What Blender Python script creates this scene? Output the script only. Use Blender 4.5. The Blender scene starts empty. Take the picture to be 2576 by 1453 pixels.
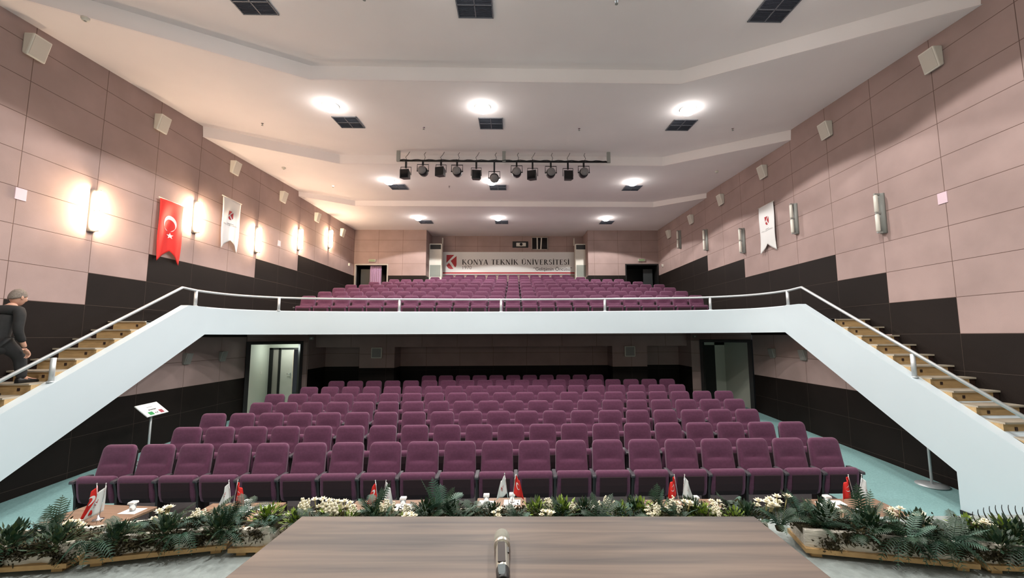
import bpy, bmesh, math, random
from mathutils import Vector, Matrix, Euler

random.seed(7)
C = bpy.context.scene.collection
R = math.radians
H = 2.56          # eye height above the front of the auditorium floor

# ------------------------------------------------------------------ camera, world, exposure
F_PX, YAW, PITCH, ROLL = 1017.25, 0.0239382, 0.0996419, -0.0039937
cy, sy, cp, sp = math.cos(YAW), math.sin(YAW), math.cos(PITCH), math.sin(PITCH)
fw = Vector((sy * cp, cy * cp, sp)); rt = Vector((cy, -sy, 0)); up = rt.cross(fw)
cr, sr = math.cos(ROLL), math.sin(ROLL)
rt, up = cr * rt + sr * up, -sr * rt + cr * up
cd = bpy.data.cameras.new('camera'); cam = bpy.data.objects.new('camera', cd); C.objects.link(cam)
cd.sensor_width = 36.0; cd.lens = F_PX / 2576 * 36
cd.shift_x = -(1317.978 - 1288) / 2576; cd.shift_y = (743.562 - 726.5) / 2576
cd.clip_start = 0.05
m = Matrix.Identity(4)
for i, a in enumerate((rt, up, -fw)):
    m[0][i], m[1][i], m[2][i] = a
m[2][3] = H
cam.matrix_world = m
bpy.context.scene.camera = cam
vs = bpy.context.scene.view_settings
bpy.context.scene.display_settings.display_device = 'sRGB'
vs.view_transform = 'Standard'; vs.look = 'None'; vs.gamma = 1.0; vs.exposure = 0.0; vs.use_curve_mapping = False
w = bpy.data.worlds.new('world'); bpy.context.scene.world = w; w.use_nodes = True
w.node_tree.nodes['Background'].inputs[0].default_value = (0.5, 0.55, 0.6, 1)
w.node_tree.nodes['Background'].inputs[1].default_value = 0.05
LIGHT_DOWN = 600.0
LIGHT_SPILL = 5.0
FILL_STAGE = 1.0
SCONCE_E = 230.0
WARM = (1.0, 0.73, 0.49)

for lx_ in (-3.5, 0, 3.5):  # unseen fill lights added behind the camera
    ld = bpy.data.lights.new('stage_fill', 'AREA'); ld.energy = FILL_STAGE; ld.color = (.93, .97, 1.0); ld.size = 1.2; ld.spread = R(120)
    lo = bpy.data.objects.new('stage_fill', ld); C.objects.link(lo); lo.location = (lx_, -1.6, 4.6 + H); lo.rotation_euler = (R(95), 0, 0)

# ------------------------------------------------------------------ helpers
def lin(r, g, b):
    f = lambda c: (c / 255 / 12.92) if c / 255 <= .04045 else ((c / 255 + .055) / 1.055) ** 2.4
    return (f(r), f(g), f(b), 1.0)

def N(nt, t, **k):
    n = nt.nodes.new(t)
    for a, v in k.items():
        setattr(n, a, v)
    return n

def mat(name, col, rough=.6, metal=0.0, var=0.0, vscale=8.0, stretch=(1, 1, 1), bump=0.0, bscale=60.0, sheen=0.0, spec=None, detail=4.0, tint=None):
    mt = bpy.data.materials.new(name); mt.use_nodes = True
    nt = mt.node_tree; b = nt.nodes['Principled BSDF']
    b.inputs['Base Color'].default_value = col; b.inputs['Roughness'].default_value = rough; b.inputs['Metallic'].default_value = metal
    if sheen:
        b.inputs['Sheen Weight'].default_value = sheen; b.inputs['Sheen Roughness'].default_value = .45
        b.inputs['Sheen Tint'].default_value = (1, .8, .95, 1)
    if spec is not None:
        b.inputs['Specular IOR Level'].default_value = spec
    if var or bump:
        tc = N(nt, 'ShaderNodeTexCoord'); mp = N(nt, 'ShaderNodeMapping'); mp.inputs['Scale'].default_value = stretch
        nt.links.new(tc.outputs['Object'], mp.inputs['Vector'])
    if var:
        no = N(nt, 'ShaderNodeTexNoise'); no.inputs['Scale'].default_value = vscale; no.inputs['Detail'].default_value = detail
        nt.links.new(mp.outputs[0], no.inputs['Vector'])
        mx = N(nt, 'ShaderNodeMix', data_type='RGBA')
        t = tint or (1, 1, 1)
        mx.inputs[6].default_value = tuple(max(0, c * (1 - var)) for c in col[:3]) + (1,)
        mx.inputs[7].default_value = tuple(min(1, c * (1 + var) * q) for c, q in zip(col[:3], t)) + (1,)
        rp = N(nt, 'ShaderNodeMapRange'); rp.inputs[1].default_value = .3; rp.inputs[2].default_value = .7
        nt.links.new(no.outputs[0], rp.inputs[0]); nt.links.new(rp.outputs[0], mx.inputs[0])
        nt.links.new(mx.outputs[2], b.inputs['Base Color'])
    if bump:
        n2 = N(nt, 'ShaderNodeTexNoise'); n2.inputs['Scale'].default_value = bscale
        nt.links.new(mp.outputs[0], n2.inputs['Vector'])
        bp = N(nt, 'ShaderNodeBump'); bp.inputs['Strength'].default_value = bump; bp.inputs['Distance'].default_value = .01
        nt.links.new(n2.outputs[0], bp.inputs['Height']); nt.links.new(bp.outputs[0], b.inputs['Normal'])
    return mt

def emit(name, col, s):
    mt = bpy.data.materials.new(name); mt.use_nodes = True; nt = mt.node_tree
    b = nt.nodes['Principled BSDF']; b.inputs['Base Color'].default_value = (.9, .9, .9, 1)
    b.inputs['Emission Color'].default_value = tuple(col) + (1,); b.inputs['Emission Strength'].default_value = s
    return mt

def panel_mat(name, col, gap, axis, off_u, off_z, rough=.85, var=.08, lw=.005, sheen=0.0, pu=1.2, pz=.6, spec=.3):
    """acoustic panels pu x pz metres with dark open joints and a little soiling"""
    mt = bpy.data.materials.new(name); mt.use_nodes = True; nt = mt.node_tree; b = nt.nodes['Principled BSDF']
    L = nt.links.new
    tc = N(nt, 'ShaderNodeTexCoord'); sx = N(nt, 'ShaderNodeSeparateXYZ'); L(tc.outputs['Object'], sx.inputs[0])
    def joint(sock, off, per):
        a = N(nt, 'ShaderNodeMath', operation='SUBTRACT'); L(sock, a.inputs[0]); a.inputs[1].default_value = off - 100 * per
        d = N(nt, 'ShaderNodeMath', operation='DIVIDE'); L(a.outputs[0], d.inputs[0]); d.inputs[1].default_value = per
        f = N(nt, 'ShaderNodeMath', operation='FRACT'); L(d.outputs[0], f.inputs[0])
        p = N(nt, 'ShaderNodeMath', operation='PINGPONG'); L(f.outputs[0], p.inputs[0]); p.inputs[1].default_value = .5
        q = N(nt, 'ShaderNodeMapRange'); L(p.outputs[0], q.inputs[0])
        q.inputs[1].default_value = lw / per * .5; q.inputs[2].default_value = lw / per * 1.3
        q.inputs[3].default_value = 0; q.inputs[4].default_value = 1
        return q.outputs[0]
    ju = joint(sx.outputs[axis], off_u, pu); jz = joint(sx.outputs[2], off_z, pz)
    mn = N(nt, 'ShaderNodeMath', operation='MINIMUM'); L(ju, mn.inputs[0]); L(jz, mn.inputs[1])
    no = N(nt, 'ShaderNodeTexNoise'); no.inputs['Scale'].default_value = 1.3; no.inputs['Detail'].default_value = 5
    L(tc.outputs['Object'], no.inputs['Vector'])
    rp = N(nt, 'ShaderNodeMapRange'); rp.inputs[1].default_value = .35; rp.inputs[2].default_value = .65; L(no.outputs[0], rp.inputs[0])
    mx = N(nt, 'ShaderNodeMix', data_type='RGBA')
    mx.inputs[6].default_value = tuple(c * (1 - var) for c in col[:3]) + (1,)
    mx.inputs[7].default_value = tuple(min(1, c * (1 + var)) for c in col[:3]) + (1,)
    L(rp.outputs[0], mx.inputs[0])
    m2 = N(nt, 'ShaderNodeMix', data_type='RGBA'); m2.inputs[6].default_value = gap
    L(mn.outputs[0], m2.inputs[0]); L(mx.outputs[2], m2.inputs[7]); L(m2.outputs[2], b.inputs['Base Color'])
    b.inputs['Roughness'].default_value = rough; b.inputs['Specular IOR Level'].default_value = spec
    if sheen: b.inputs['Sheen Weight'].default_value = sheen
    f2 = N(nt, 'ShaderNodeTexNoise'); f2.inputs['Scale'].default_value = 90; L(tc.outputs['Object'], f2.inputs['Vector'])
    ad = N(nt, 'ShaderNodeMath', operation='MULTIPLY_ADD'); L(mn.outputs[0], ad.inputs[0]); ad.inputs[1].default_value = 1.0
    mu = N(nt, 'ShaderNodeMath', operation='MULTIPLY'); L(f2.outputs[0], mu.inputs[0]); mu.inputs[1].default_value = .12
    L(mu.outputs[0], ad.inputs[2])
    bp = N(nt, 'ShaderNodeBump'); bp.inputs['Strength'].default_value = .5; bp.inputs['Distance'].default_value = .012
    L(ad.outputs[0], bp.inputs['Height']); L(bp.outputs[0], b.inputs['Normal'])
    return mt

def wood_mat(name, c1, c2, axis=0, scale=3.0, rough=.4):
    """straight grain running along the given axis"""
    mt = bpy.data.materials.new(name); mt.use_nodes = True; nt = mt.node_tree; b = nt.nodes['Principled BSDF']; L = nt.links.new
    tc = N(nt, 'ShaderNodeTexCoord'); mp = N(nt, 'ShaderNodeMapping'); L(tc.outputs['Object'], mp.inputs[0])
    s = [14.0, 14.0, 14.0]; s[axis] = .8
    mp.inputs['Scale'].default_value = s
    n1 = N(nt, 'ShaderNodeTexNoise'); n1.inputs['Scale'].default_value = scale; n1.inputs['Detail'].default_value = 8; n1.inputs['Distortion'].default_value = .6
    L(mp.outputs[0], n1.inputs['Vector'])
    rp = N(nt, 'ShaderNodeMapRange'); rp.inputs[1].default_value = .3; rp.inputs[2].default_value = .72; L(n1.outputs[0], rp.inputs[0])
    mx = N(nt, 'ShaderNodeMix', data_type='RGBA'); mx.inputs[6].default_value = c1; mx.inputs[7].default_value = c2
    L(rp.outputs[0], mx.inputs[0]); L(mx.outputs[2], b.inputs['Base Color']); b.inputs['Roughness'].default_value = rough; b.inputs['Specular IOR Level'].default_value = .3
    return mt

class MB:
    """collects faces, then links them as ONE mesh object"""
    def __init__(s): s.v, s.f, s.mi, s.sm = [], [], [], []
    def face(s, pts, mi=0, smooth=False):
        n = len(s.v); s.v += [tuple(p) for p in pts]; s.f.append(tuple(range(n, n + len(pts)))); s.mi.append(mi); s.sm.append(smooth)
    def grid(s, rows, mi=0, smooth=True, close=False, flip=False):
        n = len(s.v); w = len(rows[0])
        for r in rows: s.v += [tuple(p) for p in r]
        for i in range(len(rows) - 1):
            for j in range(w if close else w - 1):
                k = (j + 1) % w
                q = (n + i * w + j, n + i * w + k, n + (i + 1) * w + k, n + (i + 1) * w + j)
                s.f.append(q[::-1] if flip else q); s.mi.append(mi); s.sm.append(smooth)
    def loft(s, loops, mi=0, smooth=True, caps=True):
        n = len(s.v); w = len(loops[0])
        s.grid(loops, mi, smooth, close=True)
        if caps:
            s.f.append(tuple(range(n, n + w))[::-1]); s.mi.append(mi); s.sm.append(False)
            e = n + (len(loops) - 1) * w
            s.f.append(tuple(range(e, e + w))); s.mi.append(mi); s.sm.append(False)
    def box(s, c, d, mi=0, rot=None, taper=1.0):
        x, y, z = d[0] / 2, d[1] / 2, d[2] / 2; t = taper
        p = [Vector(q) for q in ((-x, -y, -z), (x, -y, -z), (x, y, -z), (-x, y, -z), (-x * t, -y * t, z), (x * t, -y * t, z), (x * t, y * t, z), (-x * t, y * t, z))]
        if rot is not None:
            rm = Euler(rot).to_matrix(); p = [rm @ q for q in p]
        p = [q + Vector(c) for q in p]; n = len(s.v); s.v += [tuple(q) for q in p]
        for q in ((0, 3, 2, 1), (4, 5, 6, 7), (0, 1, 5, 4), (1, 2, 6, 5), (2, 3, 7, 6), (3, 0, 4, 7)):
            s.f.append(tuple(n + i for i in q)); s.mi.append(mi); s.sm.append(False)
    def bx(s, a, b, mi=0):
        s.box([(p + q) / 2 for p, q in zip(a, b)], [abs(q - p) for p, q in zip(a, b)], mi)
    def tube(s, pts, r, n=8, mi=0, caps=True):
        pts = [Vector(p) for p in pts]; rr = r if isinstance(r, (list, tuple)) else [r] * len(pts)
        loops = []; prev = None
        for i, p in enumerate(pts):
            d = (pts[min(i + 1, len(pts) - 1)] - pts[max(i - 1, 0)]).normalized()
            if prev is None:
                a = Vector((0, 0, 1)) if abs(d.z) < .9 else Vector((1, 0, 0))
                u = d.cross(a).normalized()
            else:
                u = (prev - d * prev.dot(d)).normalized()
            prev = u; v = d.cross(u)
            loops.append([p + (u * math.cos(t) + v * math.sin(t)) * rr[i] for t in [2 * math.pi * k / n for k in range(n)]])
        s.loft(loops, mi, True, caps)
    def lathe(s, prof, n=16, mi=0, M=None, smooth=True):
        loops = []
        for r, z in prof:
            l = [Vector((r * math.cos(2 * math.pi * k / n), r * math.sin(2 * math.pi * k / n), z)) for k in range(n)]
            loops.append([M @ q for q in l] if M is not None else l)
        s.loft(loops, mi, smooth, True)
    def prism(s, poly, a, b, mi=0):
        """poly: list of points already in 3D on plane a; b: offset vector"""
        b = Vector(b); p = [Vector(q) for q in poly]; q = [k + b for k in p]; n = len(p)
        s.face(p[::-1] if a else p, mi); s.face(q if a else q[::-1], mi)
        for i in range(n):
            j = (i + 1) % n
            f = [p[i], p[j], q[j], q[i]]
            s.face(f if a else f[::-1], mi)
    def ball(s, c, r, n=10, m=6, mi=0, sc=(1, 1, 1)):
        loops = []
        for i in range(m + 1):
            t = math.pi * (i / m) ; t = min(max(t, .08), math.pi - .08)
            loops.append([(c[0] + sc[0] * r * math.sin(t) * math.cos(2 * math.pi * k / n), c[1] + sc[1] * r * math.sin(t) * math.sin(2 * math.pi * k / n), c[2] - sc[2] * r * math.cos(t)) for k in range(n)])
        s.loft(loops, mi, True, True)
    def build(s, name, mats, parent=None, loc=None, recalc=True):
        me = bpy.data.meshes.new(name); me.from_pydata(s.v, [], s.f)
        for mt in (mats if isinstance(mats, (list, tuple)) else [mats]): me.materials.append(mt)
        for p, i, k in zip(me.polygons, s.mi, s.sm): p.material_index = i; p.use_smooth = k
        if recalc:
            bm = bmesh.new(); bm.from_mesh(me); bmesh.ops.remove_doubles(bm, verts=bm.verts, dist=1e-5)
            bmesh.ops.recalc_face_normals(bm, faces=bm.faces); bm.to_mesh(me); bm.free()
        o = bpy.data.objects.new(name, me); C.objects.link(o)
        if parent is not None: o.parent = parent
        if loc is not None: o.location = loc
        return o

def tag(o, label=None, cat=None, group=None, kind=None):
    for k, v in (('label', label), ('category', cat), ('group', group), ('kind', kind)):
        if v: o[k] = v
    return o

def thing(name, label, cat, loc=(0, 0, 0), rz=0.0, group=None, rot=None):
    o = bpy.data.objects.new(name, None); C.objects.link(o); o.empty_display_size = .1
    o.location = loc; o.rotation_euler = rot or (0, 0, rz)
    return tag(o, label, cat, group)

KIDS = {}
def dup(root, loc, label, rz=None, group=None):
    """copy a thing with copies of its parts and sub-parts"""
    r = root.copy(); C.objects.link(r); r.location = loc
    if rz is not None: r.rotation_euler = (0, 0, rz)
    r['label'] = label
    if group: r['group'] = group
    for ch in KIDS.setdefault(root.name, list(root.children)):
        c = ch.copy(); C.objects.link(c); c.parent = r
        for g in KIDS.setdefault(ch.name, list(ch.children)):
            d = g.copy(); C.objects.link(d); d.parent = c
    return r

def struct(o, label=None, cat=None):
    return tag(o, label, cat, kind='structure')

ORD = ('first second third fourth fifth sixth seventh eighth ninth tenth eleventh twelfth thirteenth fourteenth fifteenth sixteenth '
       'seventeenth eighteenth nineteenth twentieth twenty-first twenty-second twenty-third twenty-fourth').split()

# ------------------------------------------------------------------ materials
PINK = lin(164, 142, 138); DARKP = lin(30, 24, 22); GAP = lin(104, 82, 76)
XL, XR = -7.965, 7.291
V1, R1 = 6.472, 4.813 + H
XS = 6.40; XSL = -.674 - XS                                     # inner faces of the two stair walls
M = {}
M['pink_y'] = panel_mat('pink fabric panels', PINK, GAP, 1, V1, R1)
M['pink_x'] = panel_mat('pink fabric panels rear', PINK, GAP, 0, -6.76, R1)
M['dark_y'] = panel_mat('dark wood panels', DARKP, lin(66, 56, 50), 1, V1, R1, rough=.6, lw=.004, spec=.15)
M['dark_x'] = panel_mat('dark wood panels rear', DARKP, lin(66, 56, 50), 0, -6.76, R1, rough=.6, lw=.004, spec=.15)
M['ceiling'] = mat('ceiling plaster', lin(248, 240, 240), .9, var=.03, vscale=.6)
M['carpet'] = mat('teal carpet', lin(128, 166, 166), .95, var=.12, vscale=40, bump=.3, bscale=200)
M['balcony_carpet'] = mat('grey balcony carpet', lin(132, 134, 132), .95, var=.12, vscale=40)
M['stage'] = mat('mottled stage carpet', lin(138, 146, 144), .95, var=.16, vscale=14, bump=.5, bscale=70, detail=8)
M['white_paint'] = mat('white painted plaster', lin(196, 209, 216), .55, var=.015, vscale=1.2)
M['steel'] = mat('brushed steel', lin(196, 200, 202), .45, .45)
M['white_plastic'] = mat('white plastic', lin(222, 218, 208), .45, var=.03, vscale=5)
M['grey_plastic'] = mat('grey plastic', lin(150, 152, 148), .5)
M['black'] = mat('black paint', lin(22, 21, 22), .5)
M['black_metal'] = mat('black metal', lin(30, 30, 33), .4, .3)
M['fabric'] = mat('plum upholstery', lin(94, 50, 76), .95, var=.12, vscale=30, bump=.3, bscale=260, sheen=.32)
M['seat_dark'] = mat('dark seat shell', lin(32, 25, 28), .55)
M['arm'] = mat('dark armrest plastic', lin(66, 62, 68), .45)
M['ply'] = mat('plywood riser', lin(180, 150, 106), .6, var=.12, vscale=6, stretch=(1, 6, 6))
M['nosing'] = mat('pale nosing strip', lin(168, 158, 142), .5)
M['dark_brown'] = mat('dark brown veneer', lin(48, 32, 28), .5)
M['desk'] = wood_mat('walnut laminate', lin(64, 57, 55), lin(116, 99, 88), 0, 1.3, .5)
M['table'] = wood_mat('light oak laminate', lin(120, 92, 72), lin(150, 120, 98), 0, 1.6, .4)
M['red'] = mat('red cloth', lin(214, 36, 30), .7, bump=.1, bscale=30)
M['white_cloth'] = mat('white cloth', lin(228, 228, 228), .75)
M['crest_red'] = mat('crest red', lin(168, 36, 44), .6)
M['ink'] = mat('dark print', lin(28, 18, 20), .6)
M['paper'] = mat('white paper', lin(238, 238, 236), .7)
M['grey_ink'] = mat('grey print', lin(120, 116, 118), .7)
M['glass_dark'] = mat('dark glass', lin(10, 10, 12), .12)
M['frame_grey'] = mat('grey window frame', lin(176, 168, 160), .5)
M['grille'] = mat('air grille', lin(150, 156, 148), .6)
M['vent'] = mat('vent louvres', lin(92, 95, 108), .5, .3)
M['tube_off'] = mat('frosted lamp tube', lin(226, 224, 214), .35)
M['vent_frame'] = mat('vent frame', lin(112, 114, 122), .5)
M['lens'] = emit('lit lamp lens', (1.0, .98, .94), 26.0)
M['tube_on'] = emit('lit sconce tube', WARM, SCONCE_E)
M['moss'] = mat('dry moss', lin(58, 52, 30), .95, var=.5, vscale=40)
M['box_white'] = mat('worn white timber', lin(206, 200, 188), .8, var=.16, vscale=12, stretch=(1, 4, 4), bump=.5, bscale=26)
M['box_rail'] = mat('raw pine rail', lin(186, 152, 104), .7, var=.15, vscale=9)
M['fern'] = mat('dark fern leaf', lin(26, 56, 34), .5, var=.3, vscale=9)
M['fern_blue'] = mat('blue green fern leaf', lin(60, 94, 78), .5, var=.25, vscale=9)
M['leaf'] = mat('lime leaf', lin(124, 148, 52), .55, var=.3, vscale=20)
M['leaf_dark'] = mat('olive leaf', lin(48, 66, 32), .6, var=.35, vscale=16)
M['petal'] = mat('cream petal', lin(236, 230, 208), .6, var=.06, vscale=20)
M['stem'] = mat('pale stem', lin(170, 160, 104), .7)
M['skin'] = mat('skin', lin(196, 150, 128), .55)
M['hair'] = mat('grey hair', lin(118, 108, 100), .8, var=.3, vscale=60, bump=.6, bscale=120)
M['coat'] = mat('black coat', lin(30, 30, 31), .85, var=.2, vscale=20)
M['trousers'] = mat('charcoal trousers', lin(38, 38, 40), .85)
M['interior'] = mat('pale corridor paint', lin(206, 208, 196), .7)
M['tan'] = mat('tan door face', lin(196, 160, 108), .6)
M['curtain'] = mat('mauve curtain', lin(176, 146, 178), .9, var=.08, vscale=20)
M['green_sign'] = mat('green sign face', lin(120, 140, 100), .5)
M['green_print'] = mat('green print', lin(54, 150, 84), .6)
M['red_print'] = mat('red print', lin(160, 66, 78), .6)
M['silver'] = mat('champagne metal', lin(198, 195, 184), .3, .75)
M['mesh_grey'] = mat('grille mesh', lin(176, 176, 164), .45, .5, bump=.8, bscale=900)
M['display'] = mat('smoked display window', lin(46, 36, 33), .5, spec=.2)
M['stucco_pink'] = mat('pale pink card', lin(226, 200, 212), .7)
M['chrome'] = mat('chrome', lin(225, 225, 228), .15, 1.0)
M['glass'] = mat('drinking glass', lin(225, 232, 235), .1)
gb = M['glass'].node_tree.nodes['Principled BSDF']; gb.inputs['Transmission Weight'].default_value = .85

# ------------------------------------------------------------------ structure: walls
CY = [V1 + 1.2 * i for i in range(-8, 14)]                       # panel joints along the hall
rowz = lambda k: R1 - .6 * (k - 1)
YB = 20.0                                                       # rear wall of the hall, its recess at YR
YR = 21.4
def dark_top(y):
    """index of the joint under which the panels turn dark, for the panel column at y"""
    c = math.floor((y - V1) / 1.2 + 1.001)                       # column between V_c and V_c+1
    if c < 1: return 9
    return {1: 8, 2: 7, 3: 6, 4: 6, 5: 6, 6: 5, 7: 5}.get(c, 4)

def side_wall(name, X, label):
    mb = MB(); sgn = 1 if X < 0 else -1
    def q(y0, y1, z0, z1, mi): mb.face([(X, y0, z0), (X, y1, z0), (X, y1, z1), (X, y0, z1)], mi)
    ys = [-3.4] + [y for y in CY if y > -3.3 and y < YR + .2] + [YR + .2]
    ys = sorted(set([round(y, 4) for y in ys] + [12.3]))
    for a, b in zip(ys, ys[1:]):
        mid = (a + b) / 2
        zt = rowz(dark_top(mid)); z9 = rowz(9); z11 = rowz(11)
        q(a, b, zt, 8.6, 0); q(a, b, z9, zt, 1) if zt > z9 else None
        if mid > 12.3: continue                                   # below the balcony the wall ends at the angled door
        if mid < 7.67: q(a, b, -.3, z9, 1)
        else: q(a, b, z11, z9, 0); q(a, b, -.3, z11, 1)
    o = mb.build(name, [M['pink_y'], M['dark_y']], recalc=False)
    return struct(o, label, 'wall')
side_wall('wall_left', XL, 'pink panelled side wall with five lit lamps, stepped dark wainscot')
side_wall('wall_right', XR, 'pink panelled side wall with five unlit lamps, stepped dark wainscot')

def rear_wall():
    mb = MB()
    def q(x0, x1, z0, z1, mi, y=YB): mb.face([(x0, y, z0), (x1, y, z0), (x1, y, z1), (x0, y, z1)], mi)
    a0, a1, b0, b1 = XL, -4.40, 3.72, XR
    dtop, ztop, zd = 3.60 + H, 8.6, 3.02 + H
    zf = 1.6 + H
    for (x0, x1, d0, d1) in ((a0, a1, XL + .06, -6.255), (b0, b1, 5.585, XR - .02)):
        q(x0, x1, dtop, ztop, 0)
        for (u0, u1) in ((x0, d0), (d1, x1)):
            if u1 - u0 > .005:
                q(u0, u1, zd, dtop, 0); q(u0, u1, zf, zd, 1)
    q(a1, b0, 3.0 + H, ztop, 0, YR); q(a1, b0, zf, 3.0 + H, 0, YR)
    for x in (a1, b0):
        for z0, z1, mi in ((zf, zd, 1), (zd, ztop, 0)):
            mb.face([(x, YB, z0), (x, YR, z0), (x, YR, z1), (x, YB, z1)], mi)
    return struct(mb.build('wall_back', [M['pink_x'], M['dark_x']], recalc=False), 'pink panelled rear wall with a central recess behind the top rows', 'wall')
rear_wall()

# wall behind the stage, out of the picture, closes the hall
mb = MB(); mb.face([(XL, -3.4, -.3), (XR, -3.4, -.3), (XR, -3.4, 8.6), (XL, -3.4, 8.6)])
struct(mb.build('wall_front', M['interior']), 'pale wall closing the stage behind the lens', 'wall')

# ------------------------------------------------------------------ structure: ceiling in four sloping fields with cranked steps between them
def pA(y): return 4.758 + .062 * y + H
def pB(y): return 4.557 + .055 * y + H
def pC(y): return 4.768 + .028 * y + H
def p0(y): return 5.074 + .060 * y + H
STEP = [([(XL - .02, 5.50), (-4.18, 7.90), (3.50, 7.92), (XR + .02, 5.62)], p0, pA),
        ([(XL - .02, 10.05), (-5.29, 11.90), (4.59, 11.92), (XR + .02, 9.98)], pA, pB),
        ([(XL - .02, 14.66), (-6.37, 15.90), (5.68, 15.92), (XR + .02, 14.68)], pB, pC)]
def ceiling():
    mb = MB(); th = .05
    edge0 = [(x, -3.4) for x in (XL - .02, -4.18, 3.5, XR + .02)]
    edges = [edge0] + [s[0] for s in STEP] + [[(x, YR + .2) for x in (XL - .02, -6.37, 5.68, XR + .02)]]
    planes = [p0, pA, pB, pC]
    for k in range(4):
        e0, e1, pl = edges[k], edges[k + 1], planes[k]
        for i in range(3):
            mb.face([(x, y, pl(y)) for x, y in (e0[i], e0[i + 1], e1[i + 1], e1[i])])
    for e, u, l in STEP:
        for i in range(3):
            (x0, y0), (x1, y1) = e[i], e[i + 1]
            mb.face([(x0, y0, u(y0)), (x1, y1, u(y1)), (x1, y1 + .03, l(y1)), (x0, y0 + .03, l(y0))])
    return struct(mb.build('ceiling', M['ceiling'], recalc=False), 'cream plaster ceiling dropping in cranked steps towards the back', 'ceiling')
ceiling()

# ------------------------------------------------------------------ structure: floors
def floor_z(y): return max(0.0, .047 * (y - 6.3))
mb = MB()
ys = [2.9, 6.3, 8, 10, 12, 14, 16]
for a, b in zip(ys, ys[1:]):
    mb.face([(XL - .6, a, floor_z(a)), (XR + .6, a, floor_z(a)), (XR + .6, b, floor_z(b)), (XL - .6, b, floor_z(b))])
struct(mb.build('floor', M['carpet'], recalc=False), 'teal carpeted auditorium floor rising gently to the back', 'floor')
STZ = -1.41 + H
mb = MB(); mb.bx((XS, -3.4, 0), (XR, 3.0, STZ)); mb.bx((XSL, -3.4, 0), (XS, 3.24, STZ)); mb.bx((XL, -3.4, 0), (XSL, 3.0, STZ))
struct(mb.build('stage_floor', M['stage']), 'grey mottled carpet of the raised stage under the desk', 'floor')

# ------------------------------------------------------------------ structure: balcony, its stepped tiers and white parapet
LZ = .33 + H                                                   # balcony walkway level
UROWS = [(13.25, 743, 24, 777.7, 1749.7), (14.30, 733, 24, 817.8, 1713.9), (15.36, 724.6, 24, 853, 1684.9), (16.42, 717.3, 24, 883.5, 1658),
         (17.48, 710, 22, 941.5, 1604.6), (18.54, 702.5, 20, 991.8, 1556.9), (19.60, 697.3, 14, 1094.6, 1460.3), (20.66, 691, 12, 1129.9, 1424.4)]
UZ = [.33 + H + .258 * i for i in range(8)]
curve = [(XS, 9.45), (6.34, 9.9), (6.14, 10.35), (5.74, 10.72), (5.2, 10.98), (4.4, 11.15), (3.0, 11.33), (1.2, 11.45), (-.337, 11.5)]
curve = curve + [(-.674 - x, y) for x, y in curve[-2::-1]]
def _cr(p, n=5):
    out = []
    for i in range(len(p) - 1):
        a, b, c, d = (Vector(p[max(i - 1, 0)]), Vector(p[i]), Vector(p[i + 1]), Vector(p[min(i + 2, len(p) - 1)]))
        for k in range(n):
            t = k / n; q = .5 * ((2 * b) + (c - a) * t + (2 * a - 5 * b + 4 * c - d) * t * t + (3 * b - a - 3 * c + d) * t ** 3); out.append((q.x, q.y))
    return out + [p[-1]]
curve = _cr(curve)
ZT, ZB = .70 + H, .07 + H
def parapet():
    mb = MB(); th = .15
    n = len(curve); inner, outer = [], []
    for i, (x, y) in enumerate(curve):
        a = Vector(curve[max(i - 1, 0)]); b = Vector(curve[min(i + 1, n - 1)]); d = (b - a).normalized()
        nrm = Vector((d.y, -d.x))                                # turned towards the rear
        if nrm.y < 0: nrm = -nrm
        if i == 0: nrm = Vector((1, 0))
        if i == n - 1: nrm = Vector((-1, 0))
        inner.append((x, y)); outer.append((x + nrm.x * th, y + nrm.y * th))
    bv = .02
    loops = []
    for (x, y), (u, v) in zip(inner, outer):
        dx, dy = (u - x) * bv / th, (v - y) * bv / th
        loops.append([(x, y, ZB), (x, y, ZT - bv), (x + dx, y + dy, ZT), (u - dx, v - dy, ZT), (u, v, ZT - bv), (u, v, ZB)])
    mb.loft(loops, 0, True, True)
    # stair walls: one raked band each, standing on a solid foot
    for s in (1, -1):
        x0 = XS if s > 0 else XSL
        poly = [(3.0, 0.0), (5.93, 0.0), (5.93, -1.975 + H), (9.45, ZB), (9.45, ZT), (8.94, ZT), (5.08, -1.49 + H), (3.0, -1.49 + H)]
        mb.prism([(x0, y, z) for y, z in poly], s < 0, (s * .17, 0, 0))
    o = mb.build('balcony_parapet', M['white_paint'])
    o.data.set_sharp_from_angle(angle=R(30))
    return struct(o, 'white curved balcony front running down into both stair walls', 'balcony')
parapet()
# dark skirting at the foot of the right stair wall
mb = MB(); mb.bx((XS - .015, 3.0, 0), (XS, 5.93, .06)); struct(mb.build('baseboard_right', M['black']), 'dark skirting along the foot of the white stair wall', 'baseboard')

mb = MB()
pts = [(x, y + .1) for x, y in curve]
pts[0] = (XS + .1, 9.4); pts[-1] = (XSL - .1, 9.4)
for z, up_ in ((.30 + H, 1), (.09 + H, 0)):
    pass
poly = [(XR, 8.151)] + [(XS + .17, 8.151)] + [(XS + .17, 9.45)] + [(x, y + .1) for x, y in curve[1:-1]] + [(XSL - .17, 9.45), (XSL - .17, 8.151), (XL, 8.151), (XL, 12.9), (XR, 12.9)]
mb.prism([(x, y, LZ) for x, y in poly], False, (0, 0, -(LZ - .09 - H)))
for i in range(8):
    y0 = UROWS[i][0] - .78 if i else 12.47
    y1 = UROWS[i + 1][0] - .78 if i < 7 else YR
    xa, xb = (XL, XR) if y1 < YB else (-4.40, 3.72)
    if i: mb.bx((XL, y0, UZ[0] - .24), (XR, min(y1, YB + .5), UZ[i])) if i < 7 else mb.bx((-4.40, y0, UZ[0]), (3.72, y1, UZ[i]))
mb.bx((XL, 12.9, .09 + H), (XR, YB + .5, LZ))
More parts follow.
